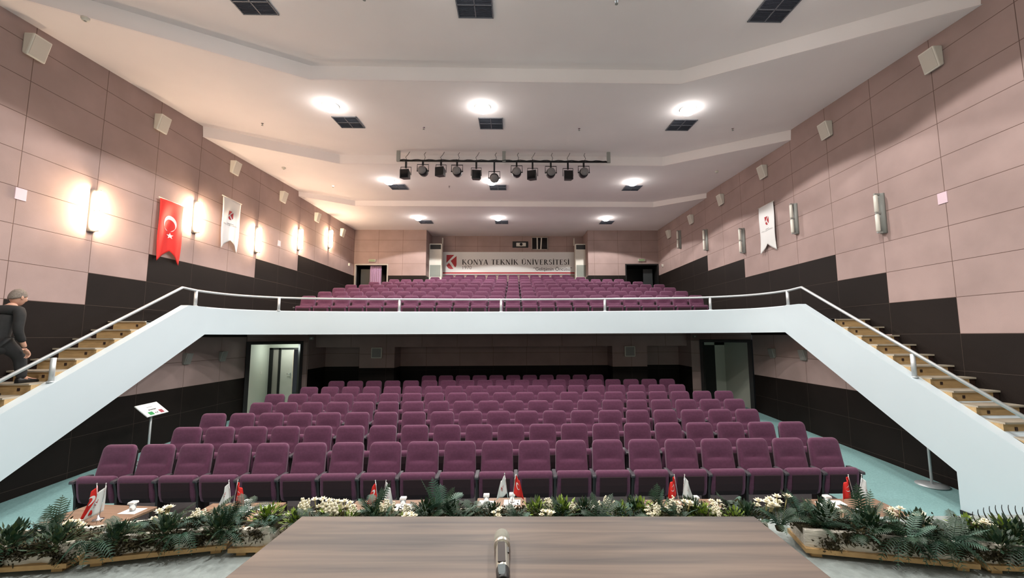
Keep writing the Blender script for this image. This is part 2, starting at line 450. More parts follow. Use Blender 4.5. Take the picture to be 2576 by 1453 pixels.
struct(mb.build('balcony_floor', M['balcony_carpet']), 'stepped carpeted balcony floor carrying the upper seat rows', 'floor')

# ------------------------------------------------------------------ structure: wall under the balcony with pillars and angled door walls
def lower_rear():
    mb = MB(); zt = .12 + H; zd = -1.05 + H
    yn, yp = 14.75, 14.0
    zs = -.35 + H
    def seg(x0, y0, x1, y1, z0, z1, mi): mb.face([(x0, y0, z0), (x1, y1, z0), (x1, y1, z1), (x0, y0, z1)], mi)
    xa, xb = -6.745, 5.98
    for (z0, z1, mi) in ((-.1, zd, 1), (zd, zt, 0)): seg(xa, yn, xb, yn, z0, z1, mi)
    for x, y in ((xa, 13.52), (xb, 13.66)):
        for (z0, z1, mi) in ((-.1, zd, 1), (zd, zt, 0)): seg(x, y, x, yn, z0, z1, mi)
    mb.bx((xa, yp, zs), (xb, yn, zt), 0)                         # soffit beam
    for p0_, p1_ in ((-5.26, -4.08), (3.38, 4.58)):
        mb.bx((p0_, yp + .002, zd), (p1_, yn, zs + .01), 0); mb.bx((p0_, yp - .004, -.1), (p1_, yn, zd), 1)
    # angled walls either side of the doors (45 degrees)
    for s, x0, y0, xe, ye in ((1, XL, 12.3, xa, 13.52), (-1, XR, 12.35, xb, 13.66)):
        dx, dy = xe - x0, ye - y0; ln = math.hypot(dx, dy)
        def at(t): return (x0 + dx * t / ln, y0 + dy * t / ln)
        dl, dr = .07, 1.50
        a, b = at(dl), at(dr)
        ztop = -.19 + H
        seg(x0, y0, xe, ye, ztop, zt, 0)
        seg(x0, y0, *a, -.1, ztop, 2)
        seg(*b, xe, ye, -.1, ztop, 0)
    return struct(mb.build('wall_lower', [M['pink_x'], M['dark_x'], M['black']], recalc=False), 'shadowed rear wall under the balcony with two pink pillars', 'wall')
lower_rear()

def door_unit(name, s, x0, y0, xe, ye, label, vestibule):
    """black door surround in the angled wall and the little lobby seen through it"""
    root = thing(name, label, 'door', (0, 0, 0)); root['kind'] = 'structure'
    dx, dy = xe - x0, ye - y0; ln = math.hypot(dx, dy); ux, uy = dx / ln, dy / ln
    nx, ny = (uy, -ux) if s > 0 else (-uy, ux)                   # faces the hall
    zt = -.19 + H; zb = floor_z(12.6) - .02
    fr = MB()
    def post(t0, t1, z0, z1, d0=.05, d1=-.12, mb=fr, mi=0):
        p = [(x0 + ux * t + nx * d, y0 + uy * t + ny * d) for t, d in ((t0, d0), (t1, d0), (t1, d1), (t0, d1))]
        mb.prism([(a, b, z0) for a, b in p], True, (0, 0, z1 - z0), mi)
    post(.0, .11, zb, zt + .06); post(1.46, 1.55, zb, zt + .06); post(.11, 1.46, zt - .03, zt + .06)
    fr.build('door_frame', M['black'], root)
    vestibule(root)
    return root

def lobby_left(root):
    mb = MB(); zf = floor_z(12.6); zc = -.16 + H
    Y1 = 14.1
    mb.face([(-7.97, 12.40, zf), (-8.33, Y1, zf), (-8.33, Y1, zc), (-7.97, 12.40, zc)])
    mb.face([(-8.33, Y1, -.37 + H), (-6.75, Y1, -.37 + H), (-6.75, Y1, zc), (-8.33, Y1, zc)])
    mb.face([(-8.3, 12.4, zc), (-6.75, 12.4, zc), (-6.75, 15.6, zc), (-8.3, 15.6, zc)])
    mb.face([(-8.33, Y1, zf), (-8.4, 15.6, zf), (-8.4, 15.6, zc), (-8.33, Y1, zc)])
    mb.face([(-6.76, 13.55, zf), (-6.76, 15.6, zf), (-6.76, 15.6, zc), (-6.76, 13.55, zc)])
    mb.build('lobby_wall', M['interior'], root, recalc=False)
    mb = MB(); mb.face([(-8.3, 12.3, zf + .004), (-6.75, 12.3, zf + .004), (-6.75, 15.6, zf + .004), (-8.3, 15.6, zf + .004)]); mb.build('lobby_floor', M['interior'], root, recalc=False)
    mb = MB()
    for x0, x1 in ((-8.33, -8.21), (-8.01, -7.94), (-7.19, -7.12)): mb.bx((x0, Y1 - .03, zf), (x1, Y1 + .05, -.37 + H))
    mb.bx((-8.33, Y1 - .03, -.42 + H), (-7.12, Y1 + .05, -.36 + H)); mb.build('inner_frame', M['black'], root)
    mb = MB(); mb.bx((-8.22, Y1 + .005, zf), (-8.0, Y1 + .02, -.42 + H)); mb.build('glass_panel', M['frame_grey'], root)
    leaf = MB(); leaf.bx((-7.94, Y1 + .0, zf), (-7.54, Y1 + .04, -.42 + H)); lf = leaf.build('door_leaf', M['white_plastic'], root)
    hd = MB(); hd.tube([(-7.59, Y1 - .02, zf + 1.03), (-7.59, Y1 - .06, zf + 1.03), (-7.69, Y1 - .06, zf + 1.03)], .012); hd.box((-7.59, Y1 - .01, zf + .98), (.035, .02, .18)); hd.build('handle', M['chrome'], lf)
    mb = MB(); mb.bx((-7.9, 15.2, zf + .75), (-6.8, 15.24, zc)); mb.build('far_panel', M['tan'], root)
    mb = MB(); mb.box((-8.19, 13.45, zf + 1.12), (.02, .08, .08)); mb.build('light_switch', M['white_plastic'], root)
def lobby_right(root):
    mb = MB(); zf = floor_z(12.6); zc = -.16 + H
    mb.face([(7.30, 12.45, zf), (7.35, 14.1, zf), (7.35, 14.1, zc), (7.30, 12.45, zc)])
    mb.face([(5.99, 13.70, zf), (5.99, 15.6, zf), (5.99, 15.6, zc), (5.99, 13.70, zc)])
    mb.face([(5.9, 12.4, zc), (7.5, 12.4, zc), (7.5, 15.6, zc), (5.9, 15.6, zc)])
    mb.face([(6.0, 14.1, -.33 + H), (7.35, 14.1, -.33 + H), (7.35, 14.1, zc), (6.0, 14.1, zc)])
    mb.face([(7.0, 14.1, zf), (7.35, 14.1, zf), (7.35, 14.1, zc), (7.0, 14.1, zc)])
    mb.build('lobby_wall', mat('grey lobby paint', lin(196, 198, 186), .7), root, recalc=False)
    mb = MB(); mb.face([(5.9, 12.35, zf + .004), (7.5, 12.35, zf + .004), (7.5, 15.6, zf + .004), (5.9, 15.6, zf + .004)]); mb.build('lobby_floor', M['seat_dark'], root, recalc=False)
    mb = MB(); mb.bx((6.0, 14.09, zf), (7.0, 14.14, -.33 + H)); d = mb.build('door_leaf', M['black'], root)
    hd = MB(); hd.ball((6.12, 14.05, zf + 1.0), .03); hd.build('knob', M['seat_dark'], d)
door_unit('door_1', 1, XL, 12.3, -6.745, 13.52, 'open doorway with white lobby and pale inner door, below the balcony', lobby_left)
door_unit('door_2', -1, XR, 12.35, 5.98, 13.66, 'dark doorway with black inner door, below the balcony', lobby_right)

# rear doorways of the balcony
def upper_door(name, x0, x1, label, curtain):
    root = thing(name, label, 'door'); root['kind'] = 'structure'
    z0, z1 = 1.9 + H, 3.60 + H
    fr = MB(); t = .06
    for a, b in ((x0, x0 + t), (x1 - t, x1)): fr.bx((a, YB - .03, z0), (b, YB + .1, z1))
    fr.bx((x0 + t, YB - .03, z1 - t), (x1 - t, YB + .1, z1)); fr.build('door_frame', M['frame_grey'] if curtain else M['black'], root)
    mb = MB()
    mb.face([(x0, YB + 1.6, z0), (x1, YB + 1.6, z0), (x1, YB + 1.6, z1), (x0, YB + 1.6, z1)])
    for x in (x0, x1): mb.face([(x, YB, z0), (x, YB + 1.6, z0), (x, YB + 1.6, z1), (x, YB, z1)])
    mb.face([(x0, YB, z1), (x1, YB, z1), (x1, YB + 1.6, z1), (x0, YB + 1.6, z1)])
    mb.face([(x0, YB, z0), (x1, YB, z0), (x1, YB + 1.6, z0), (x0, YB + 1.6, z0)])
    mb.build('passage', M['black'], root, recalc=False)
    d = MB(); a, b = (x0 + .12, x0 + .62) if curtain else (x1 - .62, x1 - .14)
    d.bx((a, YB + .5, z0), (b, YB + .54, z1 - .18)); d.build('door_leaf', mat('charcoal door', lin(58, 62, 64), .5), root)
    if curtain:
        n = 40; rows = []
        for z in (z0, z0 + .6, z0 + 1.2, z1 - .06):
            rows.append([(-7.20 + .56 * i / n, YB + .18 + .025 * math.sin(i * .95), z) for i in range(n + 1)])
        c = MB(); c.grid(rows); co = c.build('curtain', M['curtain'], root, recalc=False)
        sm = co.modifiers.new('thick', 'SOLIDIFY'); sm.thickness = .01
upper_door('door_3', XL + .06, -6.255, 'dark balcony exit with a mauve curtain drawn halfway', True)
upper_door('door_4', 5.585, XR - .02, 'dark balcony exit without curtain in the rear wall', False)
def exit_sign(x, z, label):
    t = thing('exit_sign', label, 'exit sign', (x, YB, z), group='exit signs over the balcony doors')
    mb = MB(); mb.box((0, -.045, 0), (.34, .08, .13)); mb.build('housing', M['frame_grey'], t)
    mb = MB(); mb.box((0, -.09, 0), (.28, .012, .09)); mb.build('face_plate', M['green_sign'], t)
exit_sign(-7.04, 3.76 + H, 'small pale sign box above the curtained balcony exit')
exit_sign(6.41, 3.79 + H, 'small dim sign box above the uncurtained balcony exit')

# ------------------------------------------------------------------ stairs
def stairs(s, label):
    root = thing('stair_flight', label, 'stairs'); root['kind'] = 'structure'
    xw = XR if s > 0 else XL; xi = (XS + .17) if s > 0 else (XSL - .17)
    xd = XR - .09 if s > 0 else XL + .09                               # plywood ends here, dark brown beyond
    for n in range(-1, 10):
        yn = 7.847 - .302 * n; z = .161 - .167 * n + H
        st = MB()
        st.bx((xi, yn, z - .167), (xd, yn + .31, z - .025))
        st.bx((xd, yn, z - .167), (xw, yn + .31, z - .025), 1)
        step = st.build('step', [M['ply'], M['dark_brown']], root)
        ns = MB(); ns.bx((xi, yn - .025, z - .025), (xw, yn + .31, z)); ns.build('nosing', M['nosing'], step)
        hx = xi + s * .17
        ft = MB(); ft.box((hx, yn - .004, z - .09), (.035, .012, .045)); ft.build('step_light', M['dark_brown'], step)
    mb = MB(); mb.bx((xi, 3.0, 0), (xw, 5.13, STZ + .05)); mb.build('landing', M['carpet'], root)
    # solid soffit under the flight
    mb = MB(); mb.prism([(xi, 5.10, .2), (xi, 5.10, 1.1), (xi, 8.3, LZ - .2), (xi, 9.0, LZ - .2)], s < 0, (xw - xi, 0, 0)); mb.build('soffit', M['white_paint'], root)
stairs(-1, 'plywood stair along the wall with the lit lamps, climbed by a person')
stairs(1, 'empty plywood stair along the wall with the unlit lamps')

def handrail():
    root = thing('handrail', 'steel tube handrail on short posts along the white balcony front and stairs', 'railing')
    def off(pt, i):                                              # centre line of the parapet top
        x, y = pt; n = len(curve)
        a = Vector(curve[max(i - 1, 0)]); b = Vector(curve[min(i + 1, n - 1)]); d = (b - a).normalized(); nr = Vector((d.y, -d.x))
        if nr.y < 0: nr = -nr
        if i == 0: nr = Vector((1, 0))
        if i == n - 1: nr = Vector((-1, 0))
        return (x + nr.x * .075, y + nr.y * .075)
    top = ZT + .35
    path = [(off(p, i)[0], off(p, i)[1], top) for i, p in enumerate(curve)]
    xr, xl = XS + .085, XSL - .085
    right = [(xr, 5.0, -1.12 + H), (xr, 8.92, 1.075 + H), (xr, 9.35, top)]
    left = [(xl, 9.25, top), (xl, 8.84, 1.075 + H), (xl, 4.95, -1.12 + H)]
    allp = right + path[1:-1] + left
    # smooth resampling of the curved part
    rail = MB(); rail.tube(allp, .027, 10); rail.build('rail', M['steel'], root)
    posts = [((xr, 9.40), ZT), ((5.40, 10.99), ZT), ((2.58, 11.44), ZT), ((-.38, 11.575), ZT), ((-3.24, 11.45), ZT), ((-6.25, 10.86), ZT), ((xl, 9.22), ZT),
             ((xl, 6.52), None), ((xr, 6.50), None)]
    for (x, y), z in posts:
        if z is None:
            z = .70 + H - (8.94 - y) * .567; tp = z + .37
        else: tp = top - .01
        p = MB(); p.lathe([(.034, z - .02), (.034, tp)], 10, M=Matrix.Translation((x, y, 0))); po = p.build('post', M['steel'], root)
        b = MB(); b.lathe([(.05, z - .01), (.05, z + .012)], 12, M=Matrix.Translation((x, y, 0))); b.build('base_flange', M['steel'], po)
handrail()

# ------------------------------------------------------------------ seats
def seat_proto():
    root = thing('auditorium_seat', 'x', 'seat', (0, 0, 0))
    # backrest: lofted cushion, rounded top, hollowed towards the lumbar crease
    mb = MB(); loops = []; n = 28; VV = [0, .06, .14, .22, .3, .38, .45, .5, .535, .56, .575, .59, .60, .612, .625, .65, .68, .72, .76, .8, .84, .87, .895, .918, .938, .955, .97, .982, .992, 1.0]; K = len(VV) - 1
    for k in range(K + 1):
        v = VV[k]; zz = .36 + .64 * v
        hw = .248 - .022 * v
        e = max(0, (v - .87) / .13); hw -= .062 * (1 - math.sqrt(max(0, 1 - e * e)))
        if k == 0: hw -= .015
        yc = -.13 + .13 * v ** .9
        th = .058 - .022 * v
        th *= math.sqrt(max(.08, 1 - max(0, (v - .93) / .072) ** 2)) if v > .93 else 1
        if k == 0: th *= .6
        lp = []
        for j in range(n):
            a = 2 * math.pi * j / n; ca, sa = math.cos(a), math.sin(a)
            sx = math.copysign(abs(ca) ** .22, ca); sy_ = math.copysign(abs(sa) ** .45, sa)
            x = hw * sx; y = yc + th * sy_
            if sa < 0 and abs(sx) < .93:                          # front face
                c = max(0, 1 - (x / (hw * .72)) ** 4)
                y += .050 * c * (math.exp(-((v - .60) / .13) ** 2) if v >= .60 else math.exp(-((v - .60) / .035) ** 2))
                y += .010 * c * (1 - v)
            lp.append((x, y, zz))
        loops.append(lp)
    mb.loft(loops); bk = mb.build('backrest', M['fabric'], root)
    mb = MB(); loops = []                                         # plastic shell behind
    for zz, y, hw in ((.34, -.055, .225), (.6, -.005, .215), (.9, .045, .2), (.93, .04, .19)):
        loops.append([(-hw, y, zz), (hw, y, zz), (hw, y + .02, zz), (-hw, y + .02, zz)])
    mb.loft(loops, 0, False); mb.build('back_shell', M['seat_dark'], bk)
    # folded seat cushion, underside facing the stage
    mb = MB(); loops = []; prof = []
    for t in range(13):
        a = math.pi * t / 12; prof.append((-.29 - .045 * math.sin(a) * 0 - .055 * math.cos(a - math.pi) * -1 * 0, 0))
    sec = [(-.365, .610), (-.355, .640), (-.330, .655), (-.295, .655), (-.268, .635), (-.245, .56), (-.215, .42), (-.205, .33), (-.225, .285), (-.265, .275), (-.305, .30), (-.335, .38), (-.352, .50), (-.362, .575)]
    for x, sc in ((-.242, .86), (-.233, .97), (-.205, 1.0), (0, 1.0), (.205, 1.0), (.233, .97), (.242, .86)):
        cyy, czz = -.285, .47
        loops.append([(x, cyy + (y - cyy) * sc, czz + (z - czz) * (sc if z > czz else sc)) for y, z in sec])
    mb.loft(loops); st = mb.build('seat', M['fabric'], root)
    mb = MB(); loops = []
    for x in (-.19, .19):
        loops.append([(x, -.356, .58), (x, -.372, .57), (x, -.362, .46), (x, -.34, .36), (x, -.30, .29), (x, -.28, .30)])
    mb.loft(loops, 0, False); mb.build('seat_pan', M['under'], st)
    def arm(x):
        mb = MB(); loops = []
        for y, z0, z1, w in ((-.395, .585, .60, .022), (-.385, .572, .612, .029), (-.3, .575, .618, .030), (-.13, .58, .622, .028), (-.10, .59, .615, .02)):
            loops.append([(x - w, y, z0), (x + w, y, z0), (x + w, y, z1 - .006), (x + w - .006, y, z1), (x - w + .006, y, z1), (x - w, y, z1 - .006)])
        mb.loft(loops, 0, False); mb.build('armrest', M['arm'], root)
        mb = MB(); loops = []
        for z, y0, y1 in ((0, -.34, -.02), (.04, -.33, -.04), (.06, -.30, -.10), (.4, -.32, -.09), (.575, -.36, -.11)):
            loops.append([(x - .016, y0, z), (x + .016, y0, z), (x + .016, y1, z), (x - .016, y1, z)])
        mb.loft(loops, 0, False); mb.build('side_panel', M['seat_dark'], root)
    arm(-.275)
    return root, arm
M['under'] = mat('shaded seat underside', lin(44, 24, 32), .9)  # shade of the underside put into a darker plum
SEAT, _arm = seat_proto()
def seat_proto_end():
    """same seat with an armrest on both sides, for the end of a row"""
    r = SEAT.copy(); C.objects.link(r)
    for ch in SEAT.children:
        c = ch.copy(); C.objects.link(c); c.parent = r
        for g in ch.children:
            d = g.copy(); C.objects.link(d); d.parent = c
        if ch.name.startswith(('armrest', 'side_panel')):
            e = ch.copy(); C.objects.link(e); e.parent = r; e.location = (.55, 0, 0)
    return r
SEAT_END = seat_proto_end()

PXX = lambda px, y: None
def ray_x(px, py, Y):
    """x of the sight line through an image point where it meets the plane y = Y"""
    d = rt * ((px - 1317.978) / F_PX) - up * ((py - 743.562) / F_PX) + fw
    return d.x * Y / d.y, d.z * Y / d.y + H

LROWS = [(6.27, 1107, 20, 307, 2068), (7.27, 1073, 20, 475, 1990), (8.27, 1043, 20, 540, 1878), (9.27, 1018, 20, 659, 1846),
         (10.27, 995, 21, 693, 1820), (11.27, 976, 19, 779, 1702), (12.27, 958, 19, 847.5, 1677.5), (13.27, 945, 11, 1080, 1500)]
used = [False, False]
def put_seat(x, y, z, label, group, last):
    k = 1 if last else 0; proto = SEAT_END if last else SEAT
    if not used[k]:
        used[k] = True; proto.location = (x, y, z); proto['label'] = label; proto['group'] = group
        KIDS.setdefault(proto.name, list(proto.children))
        for ch in proto.children: KIDS.setdefault(ch.name, list(ch.children))
        return proto
    return dup(proto, (x, y, z), label, group=group)
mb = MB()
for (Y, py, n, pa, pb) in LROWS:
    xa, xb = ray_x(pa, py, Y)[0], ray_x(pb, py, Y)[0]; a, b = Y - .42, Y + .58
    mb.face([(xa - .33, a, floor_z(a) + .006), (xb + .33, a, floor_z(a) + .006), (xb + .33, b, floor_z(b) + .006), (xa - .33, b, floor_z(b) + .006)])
mb.build('seat_row_shade', mat('dark seat row shade', lin(58, 54, 56), .95), bpy.data.objects['floor'], recalc=False)  # dark strips painted over the floor as shade under the seats
LROWN = ['front row of the lower hall'] + ['%s row of the lower hall' % o for o in ORD[1:7]] + ['rearmost row of the lower hall']
UROWN = ['first balcony row behind the railing'] + ['%s row up on the balcony' % o for o in ORD[1:7]] + ['topmost balcony row under the banner']
for (Y, py, n, pa, pb), nm in zip(LROWS, LROWN):
    xa, xb = ray_x(pa, py, Y)[0], ray_x(pb, py, Y)[0]
    for i in range(n):
        x = xa + (xb - xa) * i / (n - 1)
        put_seat(x, Y, floor_z(Y - .3), 'plum folding auditorium seat, %s from the left, %s' % (ORD[i], nm), 'seats in the lower hall', i == n - 1)
for k, ((Y, py, n, pa, pb), nm) in enumerate(zip(UROWS, UROWN)):
    xa, xb = ray_x(pa, py, Y)[0], ray_x(pb, py, Y)[0]
    for i in range(n):
        x = xa + (xb - xa) * i / (n - 1)
        put_seat(x, Y, UZ[k], 'plum folding auditorium seat, %s from the left, %s' % (ORD[i], nm), 'seats on the balcony', i == n - 1)

# ------------------------------------------------------------------ ceiling downlights, vents, sprinklers
def light(name, kind, loc, energy, parent, col=(1, .97, .92), **k):
    d = bpy.data.lights.new(name, kind); d.energy = energy; d.color = col
    for a, v in k.items(): setattr(d, a, v)
    o = bpy.data.objects.new(name, d); C.objects.link(o); o.location = loc
    if parent: o.parent = parent
    return o
def downlight(x, y, pl, label, cone=138):
    z = pl(y)
    t = thing('ceiling_downlight', label, 'ceiling light', (x, y, z), group='round ceiling downlights')
    mb = MB(); mb.lathe([(.185, .0), (.188, -.012), (.168, -.016), (.166, -.005)], 24); mb.build('trim_ring', M['white_plastic'], t)
    mb = MB(); mb.lathe([(.165, -.012), (.165, -.04), (.152, -.08), (.118, -.115), (.065, -.138), (.01, -.143)], 24); mb.build('lens', M['lens'], t)
    light('downlight_cone', 'SPOT', (0, 0, -.165), LIGHT_DOWN, t, spot_size=R(cone), spot_blend=.06, shadow_soft_size=.12)
    light('downlight_spill', 'POINT', (0, 0, -.32), LIGHT_SPILL, t, shadow_soft_size=.15)
side = ['left', 'middle', 'right']
for y, pl, xs, nm in ((1.7, p0, (-4.2, -.72, 4.1), 'over the stage'), (5.25, p0, (-4.25, -.72, 4.12), 'over the stage edge'), (8.95, pA, (-4.23, -.73, 4.10), 'of the nearest ceiling light row'),
                      (13.42, pB, (-4.26, -.77, 4.09), 'of the second ceiling light row'), (17.6, pC, (-4.25, -.72, 4.11), 'of the rearmost ceiling light row')):
    for i, x in enumerate(xs):
        downlight(x, y, pl, 'round white ceiling downlight, %s one %s' % (side[i], nm), 143 if y > 17 else 138)
def vent(x, y, pl, label):
    t = thing('ceiling_vent', label, 'air vent', (x, y, pl(y)), group='square ceiling vents')
    t.rotation_euler = (math.atan(pl(1) - pl(0)), 0, 0)
    mb = MB(); s, f = .30, .018
    for a, b in (((-s, -s), (s, -s + f)), ((-s, s - f), (s, s)), ((-s, -s), (-s + f, s)), ((s - f, -s), (s, s)), ((-f / 2, -s), (f / 2, s)), ((-s, -f / 2), (s, f / 2))):
        mb.bx((a[0], a[1], -.02), (b[0], b[1], -.002))
    mb.build('grid_frame', M['vent_frame'], t)
    mb = MB()
    for i in range(20):
        yy = -s + .03 + i * .0295; mb.box((0, yy, -.010), (2 * s - .03, .022, .003), rot=(.5, 0, 0))
    mb.bx((-s + .01, -s + .01, -.004), (s - .01, s - .01, -.002)); mb.build('louvres', M['vent'], t)
for y, pl, xs, nm in ((6.17, p0, (-4.29, -.65, 4.38), 'in the ceiling field nearest the stage'), (9.77, pA, (-4.15, -.58, 4.28), 'in the nearest lamp row'), (14.10, pB, (-4.14, -.58, 4.27), 'in the second lamp row'), (18.38, pC, (-4.09, -.58, 4.32), 'in the rearmost lamp row')):
    for i, x in enumerate(xs):
        vent(x, y, pl, 'dark square ceiling vent, %s one %s' % (side[i], nm))
def sprinkler(rx, ry, pl, label, disc=False):
    y = ry; x = rx
    # follow the sight line measured at z = 5.3 up or down to the ceiling field
    for _ in range(6):
        z = pl(y) - H; y = ry * z / 5.3; x = rx * z / 5.3
    if disc:
        t = thing('smoke_detector', label, 'smoke detector', (x, y, pl(y)), group='smoke detectors on the ceiling')
        mb = MB(); mb.lathe([(.055, 0), (.055, -.025), (.04, -.05), (.02, -.055)], 16); mb.build('housing', M['white_plastic'], t)
        mb = MB(); mb.lathe([(.02, -.055), (.014, -.062)], 10); mb.build('sensor', M['grey_plastic'], t)
    else:
        t = thing('sprinkler_head', label, 'sprinkler', (x, y, pl(y)), group='sprinkler heads on the ceiling')
        mb = MB(); mb.lathe([(.032, 0), (.03, -.008)], 12); mb.build('rosette', M['chrome'], t)
        mb = MB(); mb.lathe([(.008, -.008), (.008, -.05), (.026, -.052), (.026, -.056)], 10); mb.build('nozzle', M['grey_plastic'], t)
sprinkler(-2.297, 9.875, pA, 'tiny ceiling sprinkler between the left and middle nearest vents')
sprinkler(1.673, 9.871, pA, 'tiny ceiling sprinkler between the middle and right nearest vents')
sprinkler(-6.267, 9.747, pA, 'tiny ceiling sprinkler left of the nearest left vent')
sprinkler(5.63, 9.807, pA, 'tiny ceiling sprinkler right of the nearest right vent')
sprinkler(-6.377, 13.95, pB, 'tiny ceiling sprinkler left of the second left vent')
sprinkler(-2.3, 13.934, pB, 'tiny ceiling sprinkler under the spotlight bar, behind it')
sprinkler(-2.343, 5.9, p0, 'tiny ceiling sprinkler between the left and middle front vents')
sprinkler(1.633, 5.9, p0, 'tiny ceiling sprinkler between the middle and right front vents')
sprinkler(-7.229, 12.409, pB, 'round smoke detector near the wall with the lit lamps, behind the second step', True)
sprinkler(6.567, 12.491, pB, 'round smoke detector near the wall with the unlit lamps, behind the second step', True)
sprinkler(-7.131, 6.41, pA, 'round smoke detector above the nearest wall speaker on the lamp-lit side', True)

# ------------------------------------------------------------------ wall lamps (sconces), wall speakers
VY = lambda k: V1 + 1.2 * (k - 1)
SC = [(2, 5), (4, 4), (6, 4), (8, 3), (10, 2)]
def sconce(side_, k, r, lit, label):
    X = XL if side_ < 0 else XR; s = -side_                     # s points into the hall
    z = rowz(r) - .03
    t = thing('wall_sconce', label, 'wall lamp', (X, VY(k) - .05, z), group='lit wall sconces' if lit else 'unlit wall sconces')
    mb = MB(); loops = []
    for zz in (-.40, .40):
        loops.append([(s * (.0 if i in (0, 8) else .075 * math.sin(math.pi * i / 8)) , .065 * -math.cos(math.pi * i / 8), zz) for i in range(9)])
    mb.loft(loops, 0, True); mb.build('back_channel', M['grey_plastic'], t)
    mb = MB()
    for a, b in ((-.37, -.015), (.015, .37)):
        mb.lathe([(.02, a), (.036, a + .02), (.036, b - .02), (.02, b)], 14, M=Matrix.Translation((s * .14, -.015, 0)))
    mb.build('lamp_tube', M['tube_on'] if lit else M['tube_off'], t)
    for zz in (-.385, 0, .385):
        mb = MB(); mb.box((s * .10, -.015, zz), (.13, .035, .03)); mb.build('clip', M['grey_plastic'], t)
for i, (k, r) in enumerate(SC):
    sconce(-1, k, r, True, 'glowing twin-tube wall lamp, %s lit one counted from the stage' % ORD[i])
    sconce(1, k, r, False, 'unlit white-tube wall lamp, %s unlit one counted from the stage' % ORD[i])

def wall_speaker(X, y, z, label, size=1.0, mt='white_plastic', group='white wall speakers', tilt=.26):
    s = 1 if X < 0 else -1
    t = thing('wall_speaker', label, 'speaker', (X, y, z), group=group)
    mb = MB(); hw, hh, d = .14 * size, .19 * size, .17 * size
    b = [(0, -hw, -hh * .8), (0, hw, -hh * .8), (0, hw, hh), (0, -hw, hh)]
    f = [(s * d * .45, -hw * .95, -hh), (s * d * .45, hw * .95, -hh), (s * d, hw * .95, hh * .98), (s * d, -hw * .95, hh * .98)]
    mb.loft([b, f], 0, False); o = mb.build('cabinet', M[mt], t)
    bv = o.modifiers.new('soft', 'BEVEL'); bv.width = .018 * size; bv.segments = 2
    g = MB(); fr = [Vector(p) for p in f]; ce = sum(fr, Vector()) / 4
    nn = (fr[1] - fr[0]).cross(fr[3] - fr[0]).normalized();
    if nn.x * s < 0: nn = -nn
    g.prism([ce + (p - ce) * .84 + nn * .001 for p in fr], False, nn * .005); g.build('grille', M[mt + '_grille'], t)
M['white_plastic_grille'] = mat('pale speaker cloth', lin(206, 200, 190), .8)
M['grey_box'] = mat('dull metal', lin(170, 168, 162), .4, .5); M['grey_box_grille'] = mat('dull grey mesh', lin(140, 138, 134), .6)
for i, k in enumerate((1, 3, 5, 7, 9, 11)):
    wall_speaker(XL, VY(k) - .03, rowz(1) - .05, 'small white speaker high on the wall with lit lamps, %s from the stage' % ORD[i])
    wall_speaker(XR, VY(k) - .08, rowz(1) - .1, 'small white speaker high on the wall with unlit lamps, %s from the stage' % ORD[i])
for i, y in enumerate((10.09, 11.29)):
    wall_speaker(XL, y, -.51 + H, 'dull metal speaker below the balcony, %s on the wall beside the white doorway' % ('nearer' if i == 0 else 'farther'), .72, 'grey_box', 'metal speakers below the balcony')
for i, y in enumerate((10.09, 11.31)):
    wall_speaker(XR, y, -.50 + H, 'dull metal speaker below the balcony, %s on the wall beside the black doorway' % ('nearer' if i == 0 else 'farther'), .72, 'grey_box', 'metal speakers below the balcony')
def pillar_speaker(x, z, label):
    t = thing('wall_speaker', label, 'speaker', (x, 14.0, z), group='square speakers on the pillars')
    mb = MB(); mb.box((0, -.05, 0), (.36, .1, .36)); o = mb.build('cabinet', M['white_plastic'], t); bv = o.modifiers.new('soft', 'BEVEL'); bv.width = .015; bv.segments = 2
    mb = MB(); mb.box((0, -.103, 0), (.30, .008, .30)); mb.build('grille', M['grey_box_grille'], t)
pillar_speaker(-4.66, -.54 + H, 'square pale speaker on the pink pillar nearer the white doorway')
pillar_speaker(3.97, -.53 + H, 'square dim speaker on the pink pillar nearer the black doorway')
for X, y, z, nm in ((XL, 6.52, 2.31 + H, 'pale pink square card on the wall beside the nearest lit lamp'), (XL, 13.65, 3.16 + H, 'pale pink square card on the wall between two lit lamps'), (XR, 6.51, 2.31 + H, 'pale pink square card on the wall beside the nearest unlit lamp')):
    s = 1 if X < 0 else -1
    mb = MB(); mb.box((s * .006, 0, 0), (.012, .15, .19)); o = mb.build('wall_card', M['stucco_pink']); o.location = (X, y, z); tag(o, nm, 'card', 'pink cards on the walls')
for x, y, z, lab in ((-6.66, 13.57, -.04 + H, 'small pale lamp box over the white lobby doorway'), (6.05, 13.55, -.03 + H, 'small pale lamp box over the black lobby doorway')):
    t = thing('emergency_light', lab, 'emergency light', (x, y, z)); mb = MB(); mb.box((0, -.04, 0), (.12, .06, .09)); mb.build('housing', M['grey_plastic'], t)
    mb = MB(); mb.ball((0, -.075, 0), .025); mb.build('lamp', M['tube_off'], t)
for x, y, z, s, lab in ((XL, 19.4, 3.46 + H, 1, 'tiny white wall sensor beside the curtained balcony exit'), (XR, 19.4, 3.42 + H, -1, 'tiny white wall sensor beside the uncurtained balcony exit')):
    t = thing('wall_sensor', lab, 'sensor', (x, y, z)); mb = MB(); mb.box((s * .03, 0, 0), (.06, .09, .13)); mb.build('housing', M['white_plastic'], t)
    mb = MB(); mb.box((s * .064, 0, -.02), (.01, .05, .05)); mb.build('lens', M['grey_plastic'], t)

